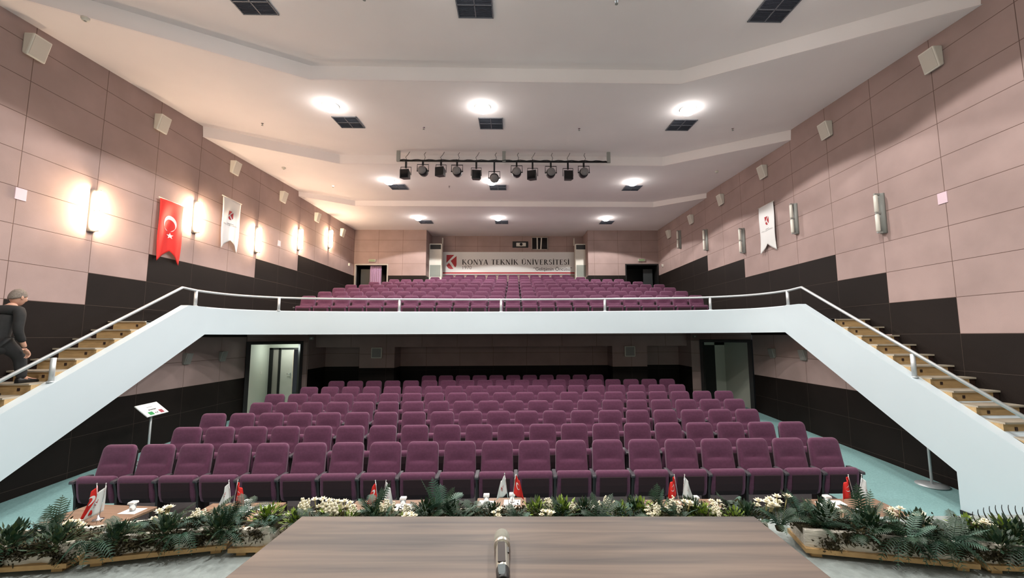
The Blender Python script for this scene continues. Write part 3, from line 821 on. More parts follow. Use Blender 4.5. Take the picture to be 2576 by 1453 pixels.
# ------------------------------------------------------------------ lettering: a humanist capital alphabet drawn as strokes
def glyph(ch):
    """list of polygons (unit cap height) and advance width"""
    TK, TN, SF = .19, .075, .045
    P = []
    def bar(x0, y0, x1, y1, w):                                 # slanted stroke with horizontal ends
        P.append([(x0 - w / 2, y0), (x0 + w / 2, y0), (x1 + w / 2, y1), (x1 - w / 2, y1)])
    def serif(x, y, w=.24):
        P.append([(x - w / 2, y - SF / 2 + (SF / 2 if y < .5 else -SF / 2)), (x + w / 2, y - SF / 2 + (SF / 2 if y < .5 else -SF / 2)), (x + w / 2, y + SF / 2 + (SF / 2 if y < .5 else -SF / 2)), (x - w / 2, y + SF / 2 + (SF / 2 if y < .5 else -SF / 2))])
    def rect(x0, y0, x1, y1): P.append([(x0, y0), (x1, y0), (x1, y1), (x0, y1)])
    def arc(cx, cy_, a, b, a2, b2, t0, t1, n=14):
        for i in range(n):
            u, v = t0 + (t1 - t0) * i / n, t0 + (t1 - t0) * (i + 1) / n
            P.append([(cx + a * math.cos(u), cy_ + b * math.sin(u)), (cx + a * math.cos(v), cy_ + b * math.sin(v)), (cx + a2 * math.cos(v), cy_ + b2 * math.sin(v)), (cx + a2 * math.cos(u), cy_ + b2 * math.sin(u))])
    base, dots = ch, 0
    if ch == 'İ': base, dots = 'I', 1
    if ch == 'Ü': base, dots = 'U', 2
    w = .5
    if base == 'I': bar(.17, 0, .17, 1, TK); serif(.17, 0, .3); serif(.17, 1, .3); w = .34
    elif base == 'K': bar(.17, 0, .17, 1, TK); serif(.17, 0, .3); serif(.17, 1, .3); bar(.26, .44, .68, 1, TN * 1.1); bar(.40, .56, .80, 0, TK); serif(.80, 0, .26); serif(.66, 1, .24); w = .9
    elif base == 'O': arc(.5, .5, .48, .52, .29, .46, 0, 2 * math.pi, 28); w = 1.0
    elif base == 'N': bar(.14, 0, .14, 1, TN); bar(.15, 1, .74, 0, TK); bar(.76, 0, .76, 1, TN); serif(.12, 0, .24); serif(.76, 1, .24); serif(.12, 1, .2); w = .92
    elif base == 'Y': bar(.40, 0, .40, .46, TK); bar(.40, .42, .10, 1, TK * .9); bar(.42, .42, .68, 1, TN); serif(.4, 0, .3); serif(.1, 1, .26); serif(.68, 1, .22); w = .78
    elif base == 'A': bar(.08, 0, .42, 1, TN); bar(.72, 0, .42, 1, TK); rect(.2, .30, .62, .36); serif(.08, 0, .22); serif(.74, 0, .28); w = .84
    elif base == 'T': bar(.36, 0, .36, .97, TK); rect(.02, .94, .70, 1); rect(.02, .82, .06, 1); rect(.66, .82, .70, 1); serif(.36, 0, .3); w = .74
    elif base == 'E': bar(.17, 0, .17, 1, TK); rect(.06, .94, .60, 1); rect(.06, 0, .62, .06); rect(.2, .49, .52, .55); rect(.56, .82, .60, 1); rect(.58, 0, .62, .2); w = .70
    elif base == 'U': bar(.16, .30, .16, 1, TK); bar(.70, .30, .70, 1, TN); arc(.425, .32, .36, .34, .21, .29, math.pi, 2 * math.pi); serif(.16, 1, .3); serif(.7, 1, .24); w = .86
    elif base == 'V': bar(.42, 0, .12, 1, TK); bar(.44, 0, .72, 1, TN); serif(.12, 1, .28); serif(.72, 1, .22); w = .84
    elif base == 'R': bar(.17, 0, .17, 1, TK); serif(.17, 0, .3); arc(.28, .74, .34, .26, .16, .20, -math.pi / 2, math.pi / 2); rect(.08, .94, .30, 1); rect(.2, .48, .32, .54); bar(.36, .50, .74, 0, TK); serif(.76, 0, .22); w = .84
    elif base == 'S':
        arc(.29, .745, .25, .265, .10, .21, R(20), R(255)); arc(.31, .265, .27, .275, .12, .215, R(-160), R(75)); P.append([(.22, .50), (.40, .44), (.46, .50), (.26, .57)]); w = .62
    if dots == 1: P.append([(.09, 1.12), (.17, 1.04), (.25, 1.12), (.17, 1.22)])
    if dots == 2:
        for x in (.32, .56): P.append([(x - .075, 1.12), (x, 1.04), (x + .075, 1.12), (x, 1.20)])
    if ch == ' ': w = .42
    return P, w
def text_polys(s, track=.10):
    out, x = [], 0
    for ch in s:
        p, w_ = glyph(ch); out += [[(x + a, b) for a, b in q] for q in p]; x += w_ + track
    return out, x - track
CREST = [[(0, 0), (.76, 0), (0, .56)], [(.99, .07), (.42, .42), (.86, .885), (.96, .80), (1, .66)], [(.26, .56), (.01, .73), (.08, .84), (.22, .95), (.44, 1.0), (.70, .975)]]
def flat(mb, polys, f, mi=0):
    for p in polys: mb.face([f(a, b) for a, b in p], mi)
def sans(body, size, name, mt, parent, loc, rot=(R(90), 0, 0), align='LEFT'):
    cu = bpy.data.curves.new(name, 'FONT'); cu.body = body; cu.size = size; cu.align_x = align; cu.extrude = .002
    o = bpy.data.objects.new(name, cu); C.objects.link(o)
    dg = bpy.context.evaluated_depsgraph_get(); me = bpy.data.meshes.new_from_object(o.evaluated_get(dg))
    bpy.data.objects.remove(o); me.materials.clear(); me.materials.append(mt)
    q = bpy.data.objects.new(name, me); C.objects.link(q); q.parent = parent; q.location = loc; q.rotation_euler = rot
    return q

# ------------------------------------------------------------------ banner on the recessed rear wall
def big_banner():
    x0, x1, z0, z1 = -3.80, 3.22, 3.27 + H, 4.49 + H; y = YR - .06
    t = thing('university_banner', 'long white banner with red crest and dark capitals on the rear wall', 'banner', (x0, y, z0))
    W, Hh = x1 - x0, z1 - z0
    mb = MB(); mb.bx((0, 0, 0), (W, .03, Hh)); mb.build('panel', M['white_cloth'], t)
    mb = MB(); mb.bx((0, -.004, .045), (W + .12, .0, .125)); mb.build('stripe', M['crest_red'], t)
    mb = MB(); k = .54; X0, Z0 = .19, 1.06
    flat(mb, CREST, lambda u, v: (X0 + u * k, -.006, Z0 - v * k * 1.42)); mb.build('crest', M['crest_red'], t)
    ps, wd = text_polys('KONYA TEKNİK ÜNİVERSİTESİ', .11); hgt = .275; tw = 5.74; sx = tw / wd
    mb = MB(); flat(mb, ps, lambda a, b: (1.02 + a * sx, -.006, .535 + b * hgt)); lt = mb.build('lettering', M['ink'], t, recalc=False)
    sans('1970', .27, 'lettering', M['grey_ink'], t, (1.0, -.004, .29))
    sans('“Gelişimin Öncüsü”', .255, 'lettering', M['ink'], t, (6.90, -.004, .215), align='RIGHT')
big_banner()

# hanging flags and banners on the side walls
def cloth_banner(name, X, ya, yb, zt, zb, zn, label, cat, mt, deco, wave=1.0, sgn=1):
    """swallow-tailed cloth from ya (image left) to yb (image right) hung from a rod"""
    s = 1 if X < 0 else -1
    t = thing(name, label, cat, (X, (ya + yb) / 2, zt)); W = abs(yb - ya); d = 1 if yb > ya else -1; L_ = zt - zb; notch = zn - zb
    def pt(u, v, e=0.0):                                          # u 0..1 across, v 0..1 down
        bot = L_ - notch * (1 - abs(2 * u - 1))
        amp = .030 * wave * v
        x = .065 + amp * math.sin(u * 9 + v * 2) + .012 * math.sin(v * 7 + u * 3)
        return (s * (x + e), d * (u - .5) * W, -v * L_ if False else -v * bot)
    n, k = 16, 26
    mb = MB(); mb.grid([[pt(i / n, j / k) for i in range(n + 1)] for j in range(k + 1)]); o = mb.build('cloth', mt, t, recalc=False)
    sm = o.modifiers.new('thick', 'SOLIDIFY'); sm.thickness = .003
    mb = MB(); mb.tube([(s * .065, -W / 2 - .03, .006), (s * .065, W / 2 + .03, .006)], .012, 8); mb.build('rod', M['white_plastic'], t)
    def on(a, b):                                                 # metres across / down from the top-left corner
        u = a / W; bot = L_ - notch * (1 - abs(2 * u - 1)); return pt(u, b / bot, .007)
    deco(t, on, W, L_)
    return t
def deco_flag(t, on, W, L_):
    mb = MB(); cx, cyy, r = W * .47, .50, .172; r2, ox, oy = .14, .0, .055; n = 26
    # crescent opening downwards
    out, inn = [], []
    for i in range(n + 1):
        a = R(-52) + R(284) * i / n
        out.append(on(cx + r * math.cos(a), cyy - r * math.sin(a)))
        b = R(-78) + R(336) * i / n
        inn.append(on(cx + ox + r2 * math.cos(b), cyy + oy - r2 * math.sin(b)))
    mb.grid([out, inn], 0, False); mb.build('crescent', M['white_cloth'], t, recalc=False)
    mb = MB(); sx, sy_, rs = W * .5, .79, .075; pts = []
    for i in range(10):
        a = math.pi / 2 + math.pi * i / 5; q = rs if i % 2 == 0 else rs * .42; pts.append((sx + q * math.cos(a), sy_ - q * math.sin(a)))
    for i in range(10): mb.face([on(sx, sy_), on(*pts[i]), on(*pts[(i + 1) % 10])])
    mb.build('star', M['white_cloth'], t, recalc=False)
def deco_white(t, on, W, L_):
    mb = MB(); k = .17; x0, z0 = W / 2 - k / 2, .33
    flat(mb, CREST, lambda u, v: on(x0 + u * k, z0 + v * k * 1.42)); mb.build('crest', M['crest_red'], t, recalc=False)
    ps, wd = text_polys('KONYA TEKNİK ÜNİVERSİTESİ', .12); tw = W * .78; sx = tw / wd
    mb = MB(); flat(mb, ps, lambda a, b: on(W * .11 + a * sx, .745 - b * sx * 1.15)); mb.build('lettering', M['grey_ink'], t, recalc=False)
    mb = MB(); mb.face([on(W * .36, .68), on(W * .64, .68), on(W * .64, .69), on(W * .36, .69)]); mb.build('rule', M['grey_ink'], t, recalc=False)
cloth_banner('national_flag', XL, 8.955, 9.62, 3.11 + H, 1.69 + H, 1.97 + H, 'red swallow-tailed flag with white crescent and star hung on the wall', 'flag', M['red'], deco_flag)
cloth_banner('crest_banner', XL, 10.845, 11.57, 3.83 + H, 2.39 + H, 2.675 + H, 'white swallow-tailed crest banner hung between two lit lamps', 'banner', M['white_cloth'], deco_white, 1.3)
cloth_banner('crest_banner', XR, 11.47, 10.81, 3.715 + H, 2.345 + H, 2.59 + H, 'white swallow-tailed crest banner hung between two unlit lamps', 'banner', M['white_cloth'], deco_white, .6)

# ------------------------------------------------------------------ rear recess: air conditioners, projector hatch, booth window
def aircon(x0, x1, label):
    yb = 20.70; z0, z1 = UZ[6] - .0, 4.80 + H
    t = thing('air_conditioner', label, 'air conditioner', ((x0 + x1) / 2, yb, z0), group='floor-standing air conditioners'); W = x1 - x0; h = z1 - z0
    mb = MB(); mb.bx((-W / 2, 0, 0), (W / 2, .36, h)); o = mb.build('cabinet', M['white_plastic'], t); b = o.modifiers.new('soft', 'BEVEL'); b.width = .02; b.segments = 2
    mb = MB(); mb.bx((-W / 2 + .05, -.012, h - .30), (W / 2 - .05, .0, h - .06)); mb.build('outlet', M['black'], t)
    mb = MB(); mb.bx((-W / 2 + .05, -.01, h - 1.74), (W / 2 - .05, .0, h - 1.13))
    for i in range(18):
        z = h - 1.72 + i * .033; mb.bx((-W / 2 + .06, -.016, z), (W / 2 - .06, -.01, z + .014))
    mb.build('intake_grille', M['grille'], t)
    mb = MB(); sx = W / 2 - .06 if x0 < 0 else -W / 2 + .02; mb.tube([(sx, .5, h), (sx, .5, h + .42)], .035); mb.build('pipe', M['white_plastic'], t)
aircon(-4.395, -3.745, 'tall white air conditioner left of the long banner')
aircon(3.185, 3.765, 'tall white air conditioner right of the long banner')
t = thing('projector', 'white projector in a dark wall hatch above the banner', 'projector', (.37, YR, 4.91 + H))
mb = MB(); mb.bx((-.46, -.03, -.17), (.38, .0, .17)); mb.build('hatch', M['black'], t)
mb = MB(); mb.bx((-.26, -.2, -.13), (.26, -.03, .06)); o = mb.build('body', M['white_plastic'], t); b = o.modifiers.new('soft', 'BEVEL'); b.width = .02
mb = MB(); mb.lathe([(.075, 0), (.075, .04), (.05, .045)], 16, M=Matrix.Translation((0, -.2, -.035)) @ Matrix.Rotation(R(90), 4, 'X')); mb.build('lens', M['glass_dark'], t)
t = thing('window_1', 'dark booth window with two pale mullions beside the projector', 'window', (1.375, YR, 4.965 + H)); t['kind'] = 'structure'
mb = MB(); w_, h_ = .44, .345
for a, b in (((-w_, -h_), (w_, -h_ + .035)), ((-w_, h_ - .035), (w_, h_)), ((-w_, -h_), (-w_ + .035, h_)), ((w_ - .035, -h_), (w_, h_))): mb.bx((a[0], -.05, a[1]), (b[0], 0, b[1]))
mb.build('window_frame', M['frame_grey'], t)
mb = MB(); mb.box((-.135, -.03, 0), (.06, .03, 2 * h_ - .06)); mb.box((.075, -.03, 0), (.06, .03, 2 * h_ - .06), rot=(0, .06, 0)); mb.build('mullion', M['white_plastic'], t)
mb = MB(); mb.bx((-w_ + .03, -.012, -h_ + .03), (w_ - .03, -.006, h_ - .03)); mb.build('pane', M['glass_dark'], t)

# ------------------------------------------------------------------ stage lighting bar under the ceiling
RY = 11.58
zc_ = pA(RY)
def rig():
    t = thing('lighting_bar', 'black lighting bar hung from three grey brackets under the ceiling', 'lighting bar', (0, RY, 0)); zp = 5.17 + H
    mb = MB(); mb.tube([(-3.42, 0, zp), (2.83, 0, zp)], .026, 10); mb.build('pipe', M['black_metal'], t)
    for x in (-3.42, -.30, 2.83):
        mb = MB(); mb.bx((x - .05, -.03, zp - .02), (x + .05, .03, zc_ - .004)); mb.build('bracket', M['grey_plastic'], t)
    mb = MB(); pts = []
    for i in range(60):
        pts.append((-3.35 + 6.1 * i / 59, -.03, zp + .02 + .012 * math.sin(i * 1.7))); 
    mb.tube(pts, .012, 6); mb.build('cable', M['black'], t)
rig()
def par_can(x, z, label, tilt=0.0, big=False):
    zp = 5.17 + H
    t = thing('stage_spotlight', label, 'spotlight', (x, RY, z), group='spotlights on the lighting bar')
    mb = MB(); mb.lathe([(.10, .10), (.135, .06), (.14, -.02), (.135, -.14), (.12, -.15)], 20, M=Matrix.Rotation(R(90) + tilt, 4, 'X')); can = mb.build('can', M['black_metal'], t)
    mb = MB(); mb.lathe([(.12, .0), (.115, .015), (.05, .03)], 20, M=Matrix.Rotation(R(90) + tilt, 4, 'X') @ Matrix.Translation((0, 0, .135))); ln = mb.build('lens', M['spot_lens'], t)
    dz = zp - z
    mb = MB(); mb.tube([(-.165, 0, 0), (-.165, 0, min(.2, dz - .05)), (.165, 0, min(.2, dz - .05)), (.165, 0, 0)], .012, 6); mb.tube([(-.18, 0, 0), (.18, 0, 0)], .016, 6); mb.build('yoke', M['black_metal'], t)
    mb = MB(); mb.box((0, 0, (dz + min(.2, dz - .05)) / 2), (.05, .05, dz - min(.2, dz - .05) + .05)); mb.build('clamp', M['black_metal'], t)
    mb = MB(); mb.tube([(0.03, 0, dz), (.06, .01, dz + .12), (.02, .04, dz + .22), (.06, .08, zc_ - z)], .007, 5); mb.build('cable', M['black'], t)
def box_flood(x, z, label, rz=0.0):
    zp = 5.17 + H; dz = zp - z
    t = thing('stage_floodlight', label, 'floodlight', (x, RY, z), group='floodlights on the lighting bar')
    mb = MB(); loops = []
    for y, a in ((-.12, .135), (.10, .10), (.14, .06)):
        q = [(-a, y, -a), (a, y, -a), (a, y, a), (-a, y, a)]; loops.append([tuple(Matrix.Rotation(rz, 3, 'Z') @ Vector(p)) for p in q])
    mb.loft(loops, 0, False); mb.build('housing', M['black_metal'], t)
    mb = MB(); q = [(-.11, -.124, -.11), (.11, -.124, -.11), (.11, -.124, .11), (-.11, -.124, .11)]; q = [Matrix.Rotation(rz, 3, 'Z') @ Vector(p) for p in q]
    nn = Matrix.Rotation(rz, 3, 'Z') @ Vector((0, -.004, 0)); mb.prism(q, False, nn); mb.build('glass_front', M['glass_dark'], t)
    yk = min(.24, dz - .08)
    mb = MB(); mb.tube([(-.15, 0, 0), (-.15, 0, yk), (.15, 0, yk), (.15, 0, 0)], .011, 6); mb.build('yoke', M['black_metal'], t)
    mb = MB(); mb.box((0, 0, (dz + yk) / 2), (.05, .05, dz - yk + .05)); mb.build('clamp', M['black_metal'], t)
    mb = MB(); mb.tube([(0.03, 0, dz), (-.02, .01, dz + .12), (.03, .04, dz + .2), (.08, .06, zc_ - z)], .007, 5); mb.build('cable', M['black'], t)
M['spot_lens'] = mat('frosted lens', lin(120, 116, 118), .35)
lx = lambda px: -3.415 + .011834 * (px - 1003)
for i, (px, py, kind) in enumerate(((1022, 429, 'b'), (1064, 418, 'r'), (1109, 422, 'b'), (1149, 419, 'r'), (1197, 430, 'b'), (1242, 436, 'R'), (1298, 420, 'r'), (1338, 430, 'b'), (1384, 421, 'r'), (1427, 430, 'b'), (1467, 420, 'r'))):
    z = (845 - py) / 1017 * RY + H
    lab = '%s on the overhead lighting bar, %s lamp from the left'
    if kind == 'b': box_flood(lx(px), z, lab % ('black square floodlight', ORD[i]), random.uniform(-.4, .4))
    else: par_can(lx(px), z, lab % ('black round spotlight', ORD[i]), .12 if kind == 'r' else .45)

# ------------------------------------------------------------------ sign stands
def sign_stand(x, y, top, label, rz):
    t = thing('sign_stand', label, 'sign stand', (x, y, floor_z(y)), rz)
    h = top - floor_z(y)
    mb = MB(); mb.lathe([(.22, 0), (.22, .012), (.05, .022)], 24); mb.build('base', M['steel'], t)
    mb = MB(); mb.lathe([(.02, .02), (.02, h - .1)], 10); mb.build('pole', M['steel'], t)
    rot = Matrix.Rotation(R(58), 4, 'X'); tr = Matrix.Translation((0, 0, h - .08))
    def pl(a, b, e): return tr @ Matrix.Rotation(R(41), 4, 'X') @ Vector((a, b, e))
    mb = MB(); p = [pl(-.29, -.16, 0), pl(.29, -.16, 0), pl(.29, .16, 0), pl(-.29, .16, 0)]; mb.prism(p, True, pl(0, 0, .016) - pl(0, 0, 0)); pan = mb.build('sign_panel', M['paper'], t)
    mb = MB()
    def r(a0, b0, a1, b1, mi): mb.face([pl(a0, b0, .018), pl(a1, b0, .018), pl(a1, b1, .018), pl(a0, b1, .018)], mi)
    r(-.19, -.135, -.07, -.055, 0); r(.10, -.135, .20, -.05, 1)
    for k in range(2): r(-.03 + .05 * k, -.115, -.005 + .05 * k, -.09, 2)
    for k in range(6): r(-.11 + .035 * k, -.02 + .004 * (k % 2), -.085 + .035 * k, .004, 2)
    r(-.09, .06, .06, .067, 3)
    mb.build('print', [M['green_print'], M['red_print'], M['ink'], M['grey_ink']], pan, recalc=False)
sign_stand(-7.30, 8.50, -1.36 + H, 'pole-mounted white notice with green and red squares behind the front seats', R(98))
sign_stand(7.05, 6.95, -1.30 + H, 'pole stand on a round steel base half hidden behind the stair wall', R(-90))

# ------------------------------------------------------------------ coffee tables in front of the first row
TZ = -2.0 + H
def coffee_table(x, y, rz, label, w=.88, d=.5):
    t = thing('coffee_table', label, 'table', (x, y, 0), rz, 'coffee tables in front of the first row')
    mb = MB(); mb.bx((-w / 2, -d / 2, TZ - .03), (w / 2, d / 2, TZ)); o = mb.build('tabletop', M['table'], t); b = o.modifiers.new('soft', 'BEVEL'); b.width = .004
    for sx in (-1, 1):
        for s2 in (-1, 1):
            mb = MB(); mb.bx((sx * (w / 2 - .03) - .02, s2 * (d / 2 - .03) - .02, 0), (sx * (w / 2 - .03) + .02, s2 * (d / 2 - .03) + .02, TZ - .03)); mb.build('leg', M['dark_brown'], t)
    mb = MB(); mb.bx((-w / 2 + .05, -d / 2 + .02, .18), (w / 2 - .05, d / 2 - .02, .2)); mb.build('shelf', M['table'], t)
TB = [(-4.72, 4.95, -.12, 'leftmost coffee table before the front row, mostly uncovered'), (-3.22, 4.97, 0, 'coffee table before the front row, second from the left'), (-1.5, 4.99, 0, 'coffee table before the front row, third from the left, behind a fern'),
      (-.16, 5.02, 0, 'coffee table before the front row, straight behind the microphone'), (2.0, 4.9, 0, 'coffee table before the front row, second from the right'), (3.98, 4.85, 0, 'rightmost coffee table before the front row')]
for x, y, a, lab in TB: coffee_table(x, y, a, lab, .6 if abs(x + .16) < .01 else .88)
def desk_flags(x, y, rz, label, order=('r', 'w'), lean=.10, h=.40, fall=(1, 1), sz=1.0):
    t = thing('desk_flags', label, 'flags', (x, y, TZ), rz, 'pairs of little flags on the coffee tables')
    mb = MB(); mb.lathe([(.05, 0), (.05, .012), (.012, .02), (.012, .05)], 16); mb.build('base', M['chrome'], t)
    for k, c in enumerate(order):
        s = -1 if k == 0 else 1; topx = s * lean
        mb = MB(); mb.tube([(s * .008, 0, .03), (topx, 0, h)], .004, 6); pole = mb.build('pole', M['chrome'], t)
        tip = MB(); tip.ball((topx, 0, h + .006), .008); tip.build('finial', M['chrome'], pole)
        # cloth hanging from the pole, gathered in soft folds
        n, m_ = 10, 12; rows = []; dirx = fall[k]
        def pt(u, v, e=0.0):
            px = topx - s * lean * .50 * v * .8; pz = h - .012 - .21 * v * sz
            dx = dirx * u * (.045 + .075 * v) * sz; dz = (-.055 * u * (1 - .2 * v) - .02 * u) * sz
            return (px + dx, .022 * math.sin(u * 8 + v * 2) - e - (.035 if k and fall[0] == fall[1] else 0) * u, pz + dz)
        for j in range(m_ + 1): rows.append([pt(i / n, j / m_) for i in range(n + 1)])
        mb = MB(); mb.grid(rows); fl = mb.build('red_flag' if c == 'r' else 'white_flag', M['red'] if c == 'r' else M['white_cloth'], t, recalc=False)
        sm = fl.modifiers.new('thick', 'SOLIDIFY'); sm.thickness = .0015
        mb = MB()
        if c == 'r':
            out, inn = [], []
            for i in range(17):
                a = R(40) + R(280) * i / 16; out.append(pt(.45 + .26 * math.cos(a), .42 + .17 * math.sin(a), .004)); b = R(20) + R(320) * i / 16; inn.append(pt(.51 + .2 * math.cos(b), .42 + .13 * math.sin(b), .004))
            mb.grid([out, inn], 0, False); mb.build('crescent', M['white_cloth'], fl, recalc=False)
        else:
            flat(mb, CREST, lambda u, v: pt(.35 + u * .3, .36 + v * .28, .004)); mb.build('crest', M['crest_red'], fl, recalc=False)
desk_flags(-4.60, 4.80, 0, 'pair of small flags on the leftmost coffee table, white one spread in front', ('r', 'w'), .05, .38, (-1, -1), 1.35)
desk_flags(-3.19, 4.85, 0, 'pair of small flags on the second coffee table from the left', ('w', 'r'), .05, .38, (-1, 1))
desk_flags(-1.53, 4.85, 0, 'pair of small flags half hidden by ferns on the third coffee table', ('r', 'w'), .06, .36, (-1, 1))
desk_flags(-.05, 4.85, 0, 'pair of small flags straight behind the microphone, red one with crescent', ('w', 'r'), .065, .42, (-1, 1))
desk_flags(1.90, 4.80, 0, 'pair of small flags on the second coffee table from the right', ('r', 'w'), .06, .40, (-1, 1))
desk_flags(3.92, 4.75, 0, 'pair of small flags on the rightmost coffee table', ('r', 'w'), .08, .39, (-1, 1))
def water_glass(x, y, label):
    t = thing('covered_glass', label, 'drinking glass', (x, y, TZ + .004), 0, 'paper-covered glasses on the coffee tables')
    mb = MB(); mb.lathe([(.026, 0), (.028, .004), (.034, .085)], 14); mb.build('glass', M['glass'], t)
    mb = MB(); mb.box((0, 0, .094), (.072, .072, .02), taper=.92); mb.build('paper_cap', M['paper'], t)
def paper(x, y, label, rz=0.0, w=.15, d=.12):
    mb = MB(); mb.box((0, 0, .0015), (w, d, .003)); o = mb.build('paper_napkin', M['paper']); o.location = (x, y, TZ); o.rotation_euler = (0, 0, rz); tag(o, label, 'napkin', 'white napkins on the coffee tables')
for x, y, nm in ((-4.43, 5.02, 'on the leftmost coffee table'), (-3.12, 5.02, 'on the second coffee table from the left'), (-1.32, 5.04, 'on the third coffee table from the left'), (-.34, 5.10, 'left of the flags behind the microphone'), (-.03, 5.12, 'right of the flags behind the microphone'), (2.14, 4.95, 'on the second coffee table from the right'), (3.70, 4.92, 'on the rightmost coffee table')):
    paper(x, y, 'white paper napkin under a glass %s' % nm, random.uniform(-.2, .2), .2, .16); water_glass(x, y, 'paper-capped drinking glass %s' % nm)
paper(-2.93, 5.08, 'white napkin without a glass on the second coffee table from the left', .15, .16, .14)
paper(3.86, 4.98, 'white napkin without a glass on the rightmost coffee table', -.1, .16, .14)
for x, lab in ((-.32, 'white name card left of the flags behind the microphone'), (-.06, 'white name card right of the flags behind the microphone')):
    t = thing('name_card', lab, 'name card', (x, 4.93, TZ), 0); mb = MB(); mb.prism([(-.06, -.03, 0), (-.06, 0, .055), (-.06, .03, 0)], True, (.12, 0, 0)); mb.build('card', M['paper'], t)
    mb = MB()
    for k in range(3): mb.face([(-.05 + .02 * k, -.0265 + .0035, .008), (-.036 + .02 * k, -.0235, .008), (-.036 + .02 * k, -.0145, .024), (-.05 + .02 * k, -.0145, .024)])
    mb.build('print', M['grey_ink'], t, recalc=False)

# ------------------------------------------------------------------ speakers' desk and microphone
DZ = -.66 + H
def desk():
    t = thing('conference_desk', 'walnut laminate conference desk on the stage, microphone lying on it', 'desk', (.032, 1.165, STZ), R(-1.9))
    w_, d_, h_ = 1.668, .80, DZ - STZ
    mb = MB(); mb.bx((-w_ / 2, -d_ / 2, h_ - .03), (w_ / 2, d_ / 2, h_)); o = mb.build('desktop', M['desk'], t); b = o.modifiers.new('soft', 'BEVEL'); b.width = .003; b.segments = 2
    mb = MB(); mb.bx((-w_ / 2 + .03, d_ / 2 - .08, .12), (w_ / 2 - .03, d_ / 2 - .06, h_ - .03)); mb.build('front_panel', M['desk'], t)
    for s in (-1, 1):
        mb = MB(); mb.bx((s * (w_ / 2 - .05) - .015, -d_ / 2 + .03, 0), (s * (w_ / 2 - .05) + .015, d_ / 2 - .03, h_ - .03)); mb.build('side_panel', M['desk'], t)
desk()
def microphone():
    r0 = .0235
    t = thing('microphone', 'champagne handheld wireless microphone lying on the walnut desk', 'microphone', (-.030, 1.112, DZ + .019), R(2.5))
    My = Matrix.Rotation(R(-90), 4, 'X')                         # lathe axis z -> +y
    def part(name, prof, mt, par=t, n=20):
        mb = MB(); mb.lathe(prof, n, M=My); return mb.build(name, mt, par)
    part('grille', [(.021, .215), (.0245, .23), (.025, .25), (.0225, .268), (.016, .282), (.006, .288)], M['mesh_grey'])
    part('collar_ring', [(.019, .196), (.0245, .2), (.0255, .206), (.0245, .216), (.021, .218)], M['silver'])
    bd = part('body', [(.0185, .070), (.019, .075), (.0195, .14), (.0195, .18), (.018, .197)], M['silver'])
    mb = MB(); loops = []
    for y, a in ((.080, .0095), (.083, .0115), (.186, .0115), (.190, .0095)): loops.append([(-a - .002, y, .0165), (a - .003, y, .0165), (a - .003, y, .0202), (-a - .002, y, .0202)])
    mb.loft(loops, 0, False); mb.build('display_panel', M['display'], bd)
    mb = MB(); mb.bx((.0145, .14, .0085), (.0195, .17, .0135)); mb.build('switch', M['black'], bd)
    part('battery_sleeve', [(.014, .018), (.0165, .021), (.0185, .072)], M['black'])
    mb = MB(); loops = []
    for y, a, z in ((.026, .008, .0165), (.036, .0105, .0178), (.068, .0115, .0192)): loops.append([(-a - .002, y, z - .005), (a - .004, y, z - .005), (a - .004, y, z), (-a - .002, y, z)])
    mb.loft(loops, 0, False); mb.build('label_plate', mat('slate label', lin(84, 92, 94), .55, spec=.2), t)
microphone()

# ------------------------------------------------------------------ planters and plants along the stage edge
def planter(xa, ya, xb, yb, label, hgt=.16, depth=.24):
    ln = math.hypot(xb - xa, yb - ya); ang = math.atan2(yb - ya, xb - xa)
    t = thing('planter_box', label, 'planter', ((xa + xb) / 2, (ya + yb) / 2, STZ), ang, 'planters along the stage edge')
    n = max(6, int(ln / .05)); rows = []; rnd = random.Random(int(ln * 1000))
    mb = MB(); loops = []
    for i in range(n + 1):
        x = -ln / 2 + ln * i / n; j = lambda: rnd.uniform(-.008, .008)
        loops.append([(x, j(), .055), (x, depth + j(), .055), (x, depth + j(), hgt + j()), (x, depth - .03 + j(), hgt + j()), (x, depth - .03, hgt - .05), (x, .03, hgt - .05), (x, .03 + j(), hgt + j()), (x, j(), hgt + j()), (x, -.006 + j(), .13)])
    mb.loft(loops, 0, False); mb.build('box', M['box_white'], t)
    mb = MB(); mb.bx((-ln / 2 - .01, -.025, .028), (ln / 2 + .01, depth + .02, .055)); mb.build('base_rail', M['box_rail'], t)
    for s in (-1, 1):
        mb = MB(); mb.bx((s * (ln / 2 - .06) - .03, .0, 0), (s * (ln / 2 - .06) + .03, depth, .028)); mb.build('foot', M['box_rail'], t)
    mb = MB()                                                    # tufts of dry moss over the front and the top
    def tuft(c, r, nb):
        for _ in range(nb):
            d = Vector((rnd.gauss(0, 1), rnd.gauss(-.5, .7), rnd.gauss(.1, .8))).normalized(); p = Vector(c) + Vector((rnd.gauss(0, r), rnd.gauss(0, r * .25), rnd.gauss(0, r * .6)))
            p.z = max(p.z, .04); q = d.cross(Vector((rnd.random(), rnd.random(), rnd.random()))).normalized() * rnd.uniform(.003, .007); L_ = rnd.uniform(.014, .034)
            mb.face([p - q, p + d * L_ * .6 - q * .8, p + d * L_, p + d * L_ * .6 + q * .8, p + q])
    for i in range(int(ln / .05)):
        x = -ln / 2 + ln * (i + .5) / int(ln / .05)
        if rnd.random() < (.9 if xb < 0 else .6): tuft((x, -.012, rnd.uniform(.075, hgt)), .034, 130)
        tuft((x, rnd.uniform(.03, depth - .03), hgt - .01), .05, 60)
    mb.bx((-ln / 2 + .01, .03, .05), (ln / 2 - .01, depth - .03, hgt - .03))
    mb.build('moss', M['moss'], t)
    return t
